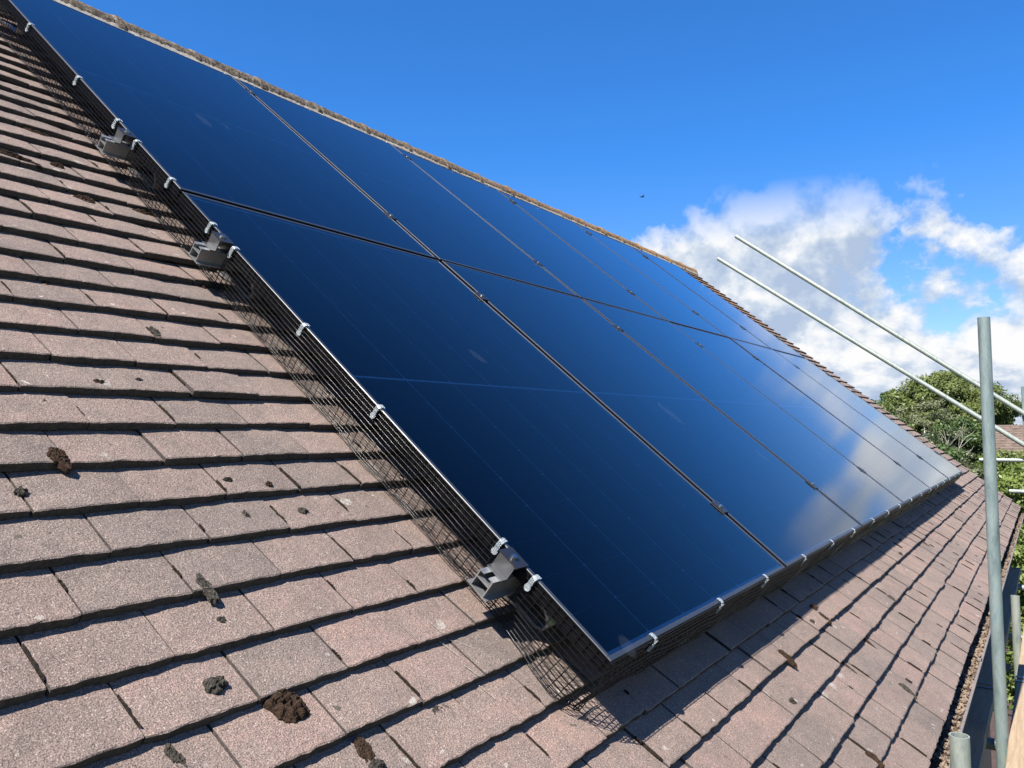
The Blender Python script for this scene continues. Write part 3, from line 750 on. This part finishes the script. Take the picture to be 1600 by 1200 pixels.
# wipe marks and fingerprints on the glass
disc = MB(); disc.v = [(0, 0, 0)] + [(math.cos(2 * math.pi * i / 28), math.sin(2 * math.pi * i / 28), 0) for i in range(28)]; disc.f = [(0, 1 + i, 1 + (i + 1) % 28) for i in range(28)]
dme = disc.mesh('smudge', M_smudge)
for (px, py, ru, rv, ang) in ((318, 188, .026, .060, .0), (352, 197, .010, .040, .1), (746, 557, .022, .040, .2), (1047, 646, .03, .08, .1), (1190, 712, .02, .05, 0), (980, 1010, .03, .02, 1)):
    u, v = unproj(px, py, 0); c_ = min(5, max(0, int(u / (PW + GAP)))); r_ = 0 if v < PH + GAP / 2 else 1
    e, M = panel_M[(r_, c_)]
    put('smudge', dme, e, T @ Matrix.Translation((u, v, 0.0006)) @ Matrix.Rotation(ang, 4, 'Z') @ Matrix.Diagonal((ru, rv, 1, 1)))

# ------------------------------------------------------------------ mounting rails, clamps, roof hooks
rail_v = (0.262, 1.462, 2.075, 3.29)
rail_lab = ('lowest silver rail with its open end sticking out below the lower panels', 'silver rail whose open end sticks out just below the row joint',
            'silver rail whose open end sticks out just above the row joint', 'topmost rail below the upper edge of the panels')
def rail_mesh():
    g = MB(); u0, u1 = -0.072, AU + 0.05; w1, w0 = -FH - 0.0005, -FH - 0.042; hv = 0.019; th = 0.0026
    outer = [(-hv, w0), (hv, w0), (hv, w1), (0.006, w1), (0.006, w1 - 0.004), (-0.006, w1 - 0.004), (-0.006, w1), (-hv, w1)]
    def walls(y0, y1, z0, z1): g.box(u0, u1, y0, y1, z0, z1)
    walls(-hv, -hv + th, w0, w1); walls(hv - th, hv, w0, w1); walls(-hv + th, hv - th, w0, w0 + th)
    walls(-hv + th, -0.006, w1 - th, w1); walls(0.006, hv - th, w1 - th, w1); walls(-hv + th, hv - th, w0 + 0.024, w0 + 0.024 + th)
    walls(hv, hv + 0.010, w0, w0 + th); walls(-hv - 0.010, -hv, w0, w0 + th)
    return g.mesh('rail', M_alu)
rme = rail_mesh()
def end_clamp_mesh(sgn):
    g = MB(); L = 0.022; b_ = 0.0035
    A = lambda x0, x1, z0, z1: g.box(min(sgn * x0, sgn * x1), max(sgn * x0, sgn * x1), -L, L, z0, z1)
    A(-0.034, -0.031, -FH, 0.0005); A(-0.050, -0.034, -FH, -FH + 0.003)
    return g.mesh('end_clamp', M_endc)
ecl, ecr = end_clamp_mesh(1), end_clamp_mesh(-1)
g = MB(); g.box(-0.034, 0.008, -0.026, 0.026, 0.0005, 0.0035); capl = g.mesh('clamp_cap', M_clamp)
g = MB(); g.box(-0.008, 0.034, -0.026, 0.026, 0.0005, 0.0035); capr = g.mesh('clamp_cap', M_clamp)
g = MB(); g.box(-0.021, 0.021, -0.026, 0.026, 0.0005, 0.0035); g.box(-0.0085, 0.0085, -0.026, 0.026, -FH, 0.0005); mcm = g.mesh('mid_clamp', M_clamp)
g = MB(); g.tube((0, 0, 0.0035), (0, 0, 0.0095), 0.0065, 0.0060, n=12); bme = g.mesh('bolt', M_bolt)
def hook_mesh():
    g = MB(); pts = [(0.03, -0.055), (-0.03, -0.058), (-0.075, -0.064), (-0.10, -0.075), (-0.112, -0.090), (-0.108, -0.104), (-0.09, -0.112), (-0.05, -0.112), (0.0, -0.118), (0.06, -0.128)]
    path = []
    for i, (a, b_) in enumerate(pts):
        p0 = pts[max(0, i - 1)]; p1 = pts[min(len(pts) - 1, i + 1)]; d = Vector((p1[0] - p0[0], p1[1] - p0[1])).normalized()
        path.append(((0, a, b_), (1, 0, 0), (0, -d.y, d.x)))
    g.sweep(path, [(-0.015, -0.003), (0.015, -0.003), (0.015, 0.003), (-0.015, 0.003)])
    me = g.mesh('roof_hook', M_alu); return me
hme = hook_mesh()
for k, v in enumerate(rail_v):
    e = put('mounting_rail', None, None, T @ Matrix.Translation((0, v, -0.08)))
    tag(e, rail_lab[k], 'rail', 'mounting rails under the panels')
    M = T @ Matrix.Translation((0, v, 0))
    put('rail', rme, e, M)
    o = put('end_clamp', ecl, e, M); put('clamp_cap', capl, o, M); put('bolt', bme, o, M @ Matrix.Translation((-0.016, 0, 0)))
    M2 = T @ Matrix.Translation((AU - GAP, v, 0)); o = put('end_clamp', ecr, e, M2); put('clamp_cap', capr, o, M2); put('bolt', bme, o, M2 @ Matrix.Translation((0.016, 0, 0)))
    for c_ in range(1, 6):
        M2 = T @ Matrix.Translation((c_ * (PW + GAP) - GAP / 2, v + random.gauss(0, .006), 0)); o = put('mid_clamp', mcm, e, M2); put('bolt', bme, o, M2)
    for uu in (0.075, 1.25, 2.4, 3.6, 4.8, 6.0): put('roof_hook', hme, e, T @ Matrix.Translation((uu + random.uniform(-.01, .01) * (uu > .1), v, 0)))

# ------------------------------------------------------------------ bird netting round the array
WR_ = 0.00112
def wires(pos, L, G, nL, nG, hole=None, name='wire_netting'):
    """pos(t, s) -> (u, v, w); nL steps along, nG steps down"""
    g = MB(); tri = [(math.cos(a), math.sin(a)) for a in (0.3, 0.3 + 1.571, 0.3 + 3.142, 0.3 + 4.712)]
    Pg = [[P(*pos(L[0] + (L[1] - L[0]) * a / nL, G * b_ / nG)) for b_ in range(nG + 1)] for a in range(nL + 1)]
    hl = [[(hole is not None and hole(L[0] + (L[1] - L[0]) * a / nL, G * b_ / nG)) for b_ in range(nG + 1)] for a in range(nL + 1)]
    def line(seq, skip):
        prev = None
        for i, p_ in enumerate(seq):
            if skip[i]: prev = None; continue
            q = seq[min(i + 1, len(seq) - 1)] - seq[max(i - 1, 0)]
            d = q.normalized(); x = d.orthogonal().normalized(); y = d.cross(x)
            o0 = len(g.v)
            for ca, sa in tri: g.v.append(tuple(p_ + (x * ca + y * sa) * WR_))
            if prev is not None:
                for k in range(4): g.f.append((prev + k, prev + (k + 1) % 4, o0 + (k + 1) % 4, o0 + k))
            prev = o0
    for b_ in range(nG + 1): line([Pg[a][b_] for a in range(nL + 1)], [hl[a][b_] for a in range(nL + 1)])
    for a in range(nL + 1): line(Pg[a], hl[a])
    return g
def prof_side(s, bul):           # outward distance and w of the netting at girth s
    if s < 0.030: return 0.0035 + 0.05 * max(0, s - 0.02), -0.001 - s
    if s < 0.112: return 0.004 - (s - 0.030) * 0.02 + bul * math.sin((s - 0.03) / 0.082 * math.pi), -0.001 - s
    f = s - 0.112
    return 0.0024 + f * 0.35, -0.113 - f * 0.30
def nz(a, b_, c, amp): return amp * mnoise.noise((a, b_, c))
def left_pos(t, s):
    d, w = prof_side(s, 0.004)
    d += nz(t * 5, s * 9, 1, 0.006) * min(1, s / 0.03) + nz(t * 17, s * 40, 4, 0.0022) * min(1, s / 0.02)
    if t < 0.20 and s > 0.05: d += (0.20 - t) * 0.20 * (s - 0.05) / 0.08 - max(0, 0.06 - t) ** 2 * 9 * (s - .05) / .08
    return -d, t + nz(t * 6, s * 20, 7, 0.003), w + (0.004 * mnoise.noise((t * 9, s * 8, 3)) if s > 0.1 else 0)
def low_pos(t, s):
    d, w = prof_side(s, 0.010)
    d += (nz(t * 4.3, s * 10, 11, 0.010) + nz(t * 11, s * 25, 14, 0.005)) * min(1, s / 0.04)
    sagw = nz(t * 3.3, s * 14, 17, 0.005) * min(1, s / 0.05)
    return t + nz(t * 7, s * 20, 19, 0.003), -d, w + sagw
def top_pos(t, s):
    d, w = prof_side(s, 0.004); d += nz(t * 4, s * 10, 31, 0.006) * min(1, s / .04); return t, AV + d, w
def right_pos(t, s):
    d, w = prof_side(s, 0.004); d += nz(t * 4, s * 10, 41, 0.006) * min(1, s / .04); return AU - GAP + d, t, w
def rail_hole(t, s): return any(abs(t - v) < 0.027 for v in rail_v) and s < 0.084
def clip_mesh():
    """moulded clip: a hooked tab over the frame edge, a ribbed strap down its side and a round pad on the netting"""
    g = MB(); hw = 0.0075
    pts = [(0.013, 0.0012), (0.0125, 0.0045), (0.004, 0.0062), (-0.005, 0.0052), (-0.0085, -0.001), (-0.0085, -0.020), (-0.0075, -0.032)]
    path = []
    for i, (a, b_) in enumerate(pts):
        p0 = pts[max(0, i - 1)]; p1 = pts[min(len(pts) - 1, i + 1)]; d = Vector((p1[0] - p0[0], p1[1] - p0[1])).normalized()
        path.append(((a, 0, b_), (0, 1, 0), (-d.y, 0, d.x)))
    g.sweep(path, [(-hw, -0.0011), (hw, -0.0011), (hw, 0.0011), (-hw, 0.0011)])
    for y in (-0.0055, 0.0, 0.0055): g.box(-0.0118, -0.0092, y - 0.0012, y + 0.0012, -0.030, 0.001)
    for z in (-0.006, -0.014, -0.022): g.box(-0.0122, -0.0092, -hw, hw, z - 0.001, z + 0.001)
    g.tube((-0.0080, 0, -0.034), (-0.0125, 0, -0.034), 0.0105, n=14)
    me = g.mesh('clip', M_clip); return me
cme = clip_mesh()
Vx, Vy, Vz = Vector((1, 0, 0)), Vector((0, 1, 0)), Vector((0, 0, 1))
def basis(o, x, y, z): return Matrix(((x[0], y[0], z[0], o[0]), (x[1], y[1], z[1], o[1]), (x[2], y[2], z[2], o[2]), (0, 0, 0, 1)))
def netting(label, pos, L, nL, base, clips, hole=None, G=0.130, nG=12):
    e = put('bird_mesh', None, None, Matrix.Translation(P(*base)))
    tag(e, label, 'bird mesh', 'black wire netting round the panels')
    g = wires(pos, L, G, nL, nG, hole)
    o = obj('wire_netting', g, M_wire, e, smooth=True); o['kind'] = 'stuff'
    for M in clips: put('clip', cme, e, T @ M @ Matrix.Rotation(random.gauss(0, .08), 4, 'Z') @ Matrix.Diagonal((0.80, 0.72, 0.66, 1)))
lc = [0.206, 0.307, 0.737, 1.059, 1.416, 1.543, 1.796, 2.031, 2.173, 2.488, 2.933, 3.3]
netting('black bird netting with white clips down the sunlit side edge of the panels', left_pos, (-0.012, AV + 0.01), 165, (0, 1.7, -0.12),
        [basis((0, v, 0), Vx, Vy, Vz) for v in lc], rail_hole)
bc = [0.184, 0.57, 0.934, 1.345, 1.736, 2.117, 2.529, 2.921, 3.28, 3.694, 4.114, 4.56, 4.95, 5.36, 5.75, 6.15, 6.5, 6.82]
netting('black bird netting with white clips along the shaded lower edge of the panels', low_pos, (-0.012, AU - GAP + 0.012), 330, (3.4, 0, -0.12),
        [basis((u, 0, 0), Vy, -Vx, Vz) for u in bc])
tcl = [unproj(x, y, 0)[0] for x, y in ((203, 48), (341, 107), (388, 127), (471, 161), (497, 175), (596, 217), (637, 235), (706, 265), (757, 286), (796, 303), (842, 324), (887, 344), (910, 353), (944, 368), (981, 385), (993, 390), (1021, 402), (1050, 413))]
netting('black bird netting along the upper edge of the panels below the ridge', top_pos, (-0.01, AU), 272, (3.4, AV, -0.12),
        [basis((u, AV, 0), -Vy, Vx, Vz) for u in tcl], G=0.12, nG=8)
netting('black bird netting down the far side edge of the panels', right_pos, (-0.01, AV), 137, (AU, 1.7, -0.12),
        [basis((AU - GAP, v, 0), -Vx, -Vy, Vz) for v in (0.2, 0.7, 1.2, 1.9, 2.5, 3.1)], G=0.13, nG=8)

# ------------------------------------------------------------------ scaffolding
TR = 0.02415
def cam_dir(px, py):
    return (T.to_3x3() @ Vector((RC[0][0] * (px - 800) / FPX + RC[1][0] * (py - 600) / FPX + RC[2][0],
                                 RC[0][1] * (px - 800) / FPX + RC[1][1] * (py - 600) / FPX + RC[2][1],
                                 RC[0][2] * (px - 800) / FPX + RC[1][2] * (py - 600) / FPX + RC[2][2])))
def at_x(px, py, X): d = cam_dir(px, py); return CW + d * ((X - CW.x) / d.x)
def at_y(px, py, Y): d = cam_dir(px, py); return CW + d * ((Y - CW.y) / d.y)
def at_z(px, py, Z): d = cam_dir(px, py); return CW + d * ((Z - CW.z) / d.z)
def tube_thing(name, a, b, label, mat=None, group='galvanised scaffold tubes', cat='scaffold tube', parts=(), TR=0.02415):
    g = MB(); g.tube(a, b, TR, n=28, inner=TR - 0.004, seg=10, wob=0.0006)
    if parts:
        e = empty(name, (a[0], a[1], min(a[2], b[2]))); tag(e, label, cat, group)
        t_ = obj('tube', g, mat or M_galv, e); smooth_auto(t_.data, 40)
        for pn, mb, mt in parts: obj(pn, mb, mt, e)
        return e
    o = obj(name, g, mat or M_galv); smooth_auto(o.data, 40); tag(o, label, cat, group); return o
def coupler(c, axis, n2):
    """swivel-type coupler: two collars and a bolted flap"""
    c = Vector(c); ax = Vector(axis).normalized(); n2 = Vector(n2).normalized(); g = MB()
    g.tube(c - ax * 0.026, c + ax * 0.026, TR + 0.007, n=16, inner=TR + 0.0004)
    side = ax.cross(n2).normalized()
    p = c + side * (TR + 0.012); g.tube(p - n2 * 0.03, p + n2 * 0.036, 0.006, n=8); g.tube(p + n2 * 0.026, p + n2 * 0.040, 0.011, n=6)
    return g
PY = EY - 0.082
sx1 = at_y(1537, 496, PY); 
top1 = at_x(1537, 496, 2.62)
tube_thing('scaffold_standard', (2.62, top1.y, 0.0), (2.62, top1.y, top1.z), 'tall upright scaffold pole standing in front of the gutter', group=None)
st = at_y(1499, 1149, EY - 0.070)
tube_thing('scaffold_standard', (st.x, st.y, 0), (st.x, st.y, st.z), 'short upright scaffold pole whose open top shows at the bottom of the view', M_galv2, group=None)
gp = at_y(1586, 931, EY - 0.080)
tube_thing('scaffold_standard', (gp.x, gp.y, 0), (gp.x, gp.y, gp.z), 'upright scaffold pole ending below the gutter beside the boards', M_galv2, group=None)
XT = 13.7
a1, a2 = at_x(1122, 404, XT), at_x(1600, 695, XT); d1 = (a2 - a1)
b1_, b2_ = at_x(1150, 369, XT + 0.05), at_x(1600, 646, XT + 0.05); d2 = (b2_ - b1_)
tube_thing('scaffold_tube', a1, a1 + d1 * 1.25, 'lower of two sloping guard rail tubes beyond the gable', M_galv2, TR=0.039)
tube_thing('scaffold_tube', b1_, b1_ + d2 * 1.16, 'upper of two sloping guard rail tubes beyond the gable', M_galv2, TR=0.039)
up1, up2 = at_x(1598, 604, XT + 0.11), at_x(1598, 652, XT + 0.11)
cps = [('coupler', coupler((up1.x, up1.y, up2.z), (0, 0, 1), (-1, 0, 0)), M_galv)]
tube_thing('scaffold_standard', (up1.x, up1.y, 0), up1, 'upright scaffold pole at the far corner holding the sloping tubes', parts=cps, group=None)
h1 = at_x(1530, 718.5, XT + 0.16); tube_thing('scaffold_tube', h1, (h1.x, h1.y - 1.9, h1.z), 'upper level tube reaching out past the gable corner', M_galv2, TR=0.033)
h2 = at_x(1577, 767.5, XT + 0.05); tube_thing('scaffold_tube', h2, (h2.x, h2.y - 1.7, h2.z), 'lower level tube reaching out past the gable corner', M_galv2, TR=0.033)

BZ = EZ - 0.40
def board(y0, y1, x0, x1, z, label):
    g = MB(); n = 26; t_ = 0.038; prof = [(0.003, 0), (y1 - y0 - 0.003, 0), (y1 - y0, -0.003), (y1 - y0, -t_), (0, -t_), (0, -0.003)]
    g.sweep([((x0 + (x1 - x0) * i / n, y0 + 0.0025 * mnoise.noise((i * .6, y0 * 9, 1)), z + 0.002 * mnoise.noise((i * .5, y0 * 7, 3))), (0, 1, 0), (0, 0, 1)) for i in range(n + 1)], prof)
    e = empty('scaffold_board', (x0, (y0 + y1) / 2, z - t_)); tag(e, label, 'scaffold board', 'timber boards of the scaffold platform')
    obj('plank', g, M_wood, e)
    for x in (x0, x1):
        b_ = MB(); s = 1 if x == x0 else -1
        xa, xb = sorted((x - s * 0.0015, x + s * 0.03)); ya, yb = y0 - 0.006, y1 + 0.006
        b_.box(xa, xb, ya, yb, z + 0.003, z + 0.0045); b_.box(xa, xb, ya, yb, z - t_ - 0.006, z - t_ - 0.0045)
        b_.box(xa, xb, ya, ya + 0.0015, z - t_ - 0.0045, z + 0.003); b_.box(xa, xb, yb - 0.0015, yb, z - t_ - 0.0045, z + 0.003)
        obj('end_band', b_, M_galv, e)
by = EY - 0.108
board(by - 0.225, by, -0.4, 3.5, BZ, 'sunlit timber scaffold board beside the gutter in the bottom corner')
board(by - 0.225, by, 3.54, 7.4, BZ, 'sunlit timber board butted to the far end of the nearest one')
board(by - 0.455, by - 0.23, 0.4, 4.3, BZ, 'second sunlit scaffold board, farther from the wall')
board(EY - 0.028, EY + 0.197, -0.6, 3.3, BZ, 'shaded timber scaffold board below the gutter')
board(EY - 0.030, EY + 0.195, 3.34, 7.2, BZ, 'shaded timber scaffold board below the far gutter')
for x, lb in ((0.55, 'near cross tube carrying the scaffold boards'), (2.70, 'middle cross tube carrying the scaffold boards'), (4.75, 'far cross tube carrying the scaffold boards'), (6.6, 'farthest cross tube carrying the scaffold boards')):
    tube_thing('scaffold_tube', (x, EY + 0.19, BZ - 0.038 - 0.006 - TR), (x, EY - 1.25, BZ - 0.038 - 0.006 - TR), lb)

# ------------------------------------------------------------------ trees and houses beyond
def leaf_cloud(centers, radii, per, size, seed, flat=0.6, shell=0.55):
    r = np.random.default_rng(seed); vs_ = []; 
    for c, rad in zip(centers, radii):
        n = per
        d = r.normal(size=(n, 3)); d /= np.linalg.norm(d, axis=1)[:, None]
        rr = (shell + (1 - shell) * r.random(n)) * np.where(r.random(n) < 0.85, 1, 0.6)
        pts = np.array(c) + d * rr[:, None] * np.array([rad, rad, rad * flat])
        nrm = d + r.normal(scale=0.55, size=(n, 3)) + np.array([0, 0, 0.5]); nrm /= np.linalg.norm(nrm, axis=1)[:, None]
        a = np.cross(nrm, r.normal(size=(n, 3))); a /= np.linalg.norm(a, axis=1)[:, None]; b = np.cross(nrm, a)
        s = size * r.uniform(0.6, 1.4, n)[:, None]
        q = np.stack([pts - a * s, pts - b * s * 0.45 + a * s * 0.1, pts + a * s, pts + b * s * 0.45 + a * s * 0.1], 1)
        vs_.append(q.reshape(-1, 3))
    V = np.concatenate(vs_); F = np.arange(len(V)).reshape(-1, 4)
    g = MB(); g.v = [tuple(x) for x in V.tolist()]; g.f = [tuple(x) for x in F.tolist()]; return g
def limb(g, a, b, r0, r1, rnd, seg=5):
    a = Vector(a); b = Vector(b); prev = a
    for k in range(seg):
        f1 = (k + 1) / seg; p_ = a.lerp(b, f1) + Vector((rnd.gauss(0, 1), rnd.gauss(0, 1), rnd.gauss(0, .5))) * (b - a).length * 0.03 * (k < seg - 1)
        g.tube(prev, p_, r0 + (r1 - r0) * k / seg, r0 + (r1 - r0) * f1, n=7); prev = p_
def tree(label, base, top_z, rx, ry, crown_lo, ncl, per, size, leafm, barkm, seed, clr=(0.55, 1.0), tr=0.2, nlimb=9, drop=0.0, stem=1):
    rnd = random.Random(seed); e = empty('tree', base); tag(e, label, 'tree', 'trees beyond the gable')
    bx, by_, bz = base; cz = (top_z + crown_lo) / 2; hz = (top_z - crown_lo) / 2
    cs = []; rs = []
    while len(cs) < ncl:
        d = Vector((rnd.gauss(0, 1), rnd.gauss(0, 1), rnd.gauss(0, 1))).normalized(); rr = rnd.random() ** 0.33
        rr = 0.45 + 0.5 * rr if rnd.random() < 0.8 else rr * 0.7
        rad = rnd.uniform(*clr)
        p_ = (bx + d.x * rr * (rx - rad * .5), by_ + d.y * rr * (ry - rad * .5), cz + d.z * rr * (hz - rad * .4) - drop * rnd.random())
        cs.append(p_); rs.append(rad)
    g = leaf_cloud(cs, rs, per, size, seed)
    obj('crown', g, leafm, e)
    g = MB()
    for s in range(stem):
        ox, oy = (rnd.uniform(-.5, .5), rnd.uniform(-.5, .5)) if stem > 1 else (0, 0)
        limb(g, (bx + ox * .4, by_ + oy * .4, bz), (bx + ox * 2, by_ + oy * 2, cz + hz * 0.6), tr, tr * 0.25, rnd, 7)
    for k in range(nlimb):
        c = cs[rnd.randrange(len(cs))]; z0 = crown_lo + (cz - crown_lo) * rnd.random()
        limb(g, (bx, by_, max(bz + 1, z0 - hz * .4)), c, tr * 0.45, 0.015, rnd)
    obj('trunk', g, barkm, e); return e
c = at_x(1478, 640, 42)
tree('large round leafy tree, the tallest one beyond the gable', (42, c.y, 0), at_x(1478, 573, 42).z, 3.6, 3.5, 2.8, 220, 460, 0.075, M_leafA, M_bark, 11, clr=(0.45, 0.85))
c = at_x(1392, 630, 48)
tree('small dark green tree left of the large round one', (48, c.y, 0), at_x(1392, 604, 48).z, 1.7, 1.7, 3.3, 34, 260, 0.10, M_leafD, M_bark, 12, clr=(0.4, 0.8))
c = at_x(1447, 700, 31)
bt = tree('grey green birch with white stems in front of the round tree', (31, c.y, 0), at_x(1455, 610, 31).z, 1.5, 1.75, 2.4, 120, 150, 0.040, M_leafB, M_birch, 13, clr=(0.18, 0.40), tr=0.07, nlimb=0, stem=1)
g = MB(); rb = random.Random(5)
def fork(p_, d, L, r, depth):
    q = p_
    for k in range(4):
        d = (d + Vector((rb.gauss(0, .10), rb.gauss(0, .14), rb.gauss(0, .05)))).normalized(); e_ = q + d * L / 4
        g.tube(q, e_, r * (1 - k * .1), r * (1 - (k + 1) * .1), n=6); q = e_
        if depth and k > 0: fork(q, (d + Vector((rb.uniform(-.4, .1), rb.gauss(0, .42), rb.uniform(0, .5)))).normalized(), L * .6, r * .6, depth - 1)
for k in (0, 2, 3): fork(Vector((30.5, c.y, 3.3)), Vector((-.12, (k - 2) * .30 + rb.gauss(0, .08), 1)).normalized(), 1.7, 0.020, 2)
obj('branches', g, M_birch, bt)
c = at_x(1505, 690, 34)
tree('leafy tree partly hidden by the tall scaffold pole', (34, c.y, 0), at_x(1505, 640, 34).z, 1.35, 1.35, 2.6, 44, 240, 0.07, M_leafD, M_bark, 14, clr=(0.35, 0.6))
def shrub(label, px, py_top, X, rx, ry, lo, ncl, per, size, leafm, seed, clr):
    rnd = random.Random(seed); c = at_x(px, py_top, X); e = empty('shrub', (X, c.y, 0)); tag(e, label, 'shrub', 'shrubs beyond the gable')
    cs = []; rs = []; hz = (c.z - lo) / 2; cz = (c.z + lo) / 2
    for _ in range(ncl):
        d = Vector((rnd.gauss(0, 1), rnd.gauss(0, 1), rnd.gauss(0, 1))).normalized(); rr = 0.4 + 0.6 * rnd.random() ** .5; rad = rnd.uniform(*clr)
        cs.append((X + d.x * rr * (rx - rad * .5), c.y + d.y * rr * (ry - rad * .5), cz + d.z * rr * (hz - rad * .5))); rs.append(rad)
    obj('foliage', leaf_cloud(cs, rs, per, size, seed), leafm, e)
    g = MB()
    for _ in range(9):
        limb(g, (X + rnd.uniform(-.2, .2), c.y + rnd.uniform(-.2, .2), 0), cs[rnd.randrange(ncl)], 0.05, 0.01, rnd, 4)
    obj('stems', g, M_bark, e)
shrub('yellow green shrub below the level tubes', 1585, 716, 19, 1.5, 1.1, 1.2, 60, 240, 0.055, M_leafC, 21, (0.28, 0.5))
shrub('tall shrub in front of the red tiled house', 1600, 676, 26, 1.5, 1.5, 1.5, 80, 230, 0.065, M_leafC, 22, (0.3, 0.55))
shrub('dark shrub at the foot of the birch', 1478, 672, 29, 0.9, 0.75, 1.2, 36, 220, 0.06, M_leafD, 23, (0.25, 0.45))
shrub('olive shrub behind the roof corner', 1520, 702, 24, 1.0, 0.7, 1.2, 36, 220, 0.06, M_leafB, 24, (0.25, 0.45))
shrub('bright leafy shrub rising beside the far end of the gutter', 1606, 812, 12.5, 0.5, 0.42, 1.0, 40, 170, 0.045, M_leafC, 25, (0.18, 0.32))

hx = 31
r0 = at_x(1567, 664, hx); r1 = at_x(1800, 660, hx); ez = at_x(1567, 708, hx).z
e = empty('neighbour_house', (hx, (r0.y + r1.y) / 2, 0)); tag(e, 'distant house with red brown tiled roof beyond the shrubs', 'house')
g = MB(); g.box(hx - 1.2, hx + 4.2, r1.y, r0.y, 0, ez); obj('wall', g, M_wall, e)
nrow = 13
for side in (-1, 1):
    for k in range(nrow):
        f0, f1 = k / nrow, (k + 1) / nrow; xm = hx + 1.5; span = 3.0
        xA, xB = xm + side * span * (1 - f0), xm + side * span * (1 - f1); zA, zB = ez - 0.1 + (r0.z - ez + .1) * f0, ez - 0.1 + (r0.z - ez + .1) * f1
        g = MB(); t_ = 0.05
        g.add([(xA, r1.y - .3, zA + t_), (xA, r0.y + .3, zA + t_), (xB, r0.y + .3, zB), (xB, r1.y - .3, zB), (xA, r1.y - .3, zA - t_), (xA, r0.y + .3, zA - t_)], [(0, 1, 2, 3) if side > 0 else (3, 2, 1, 0), (0, 4, 5, 1)])
        obj('tile_course', g, M_redroof, e)

# a bird far off in the sky
d = cam_dir(1003, 308); pb = CW + d.normalized() * 42
g = MB(); g.tube(pb - Vector((0, 0.11, 0)), pb + Vector((0, 0.10, 0.01)), 0.030, 0.012, n=8)
for s in (-1, 1):
    tip = pb + Vector((0.05 * s, 0.17 * s, 0.09)); mid = pb + Vector((0.0, 0.08 * s, 0.06))
    g.add([tuple(pb + Vector((0.05, 0, 0.015))), tuple(pb + Vector((-0.06, 0, 0.015))), tuple(mid + Vector((-.06, 0, 0))), tuple(tip), tuple(mid + Vector((.05, 0, 0)))], [(0, 1, 2, 3, 4)])
o = obj('bird', g, M_bird); tag(o, 'tiny dark bird flying in the blue sky above the ridge', 'bird')
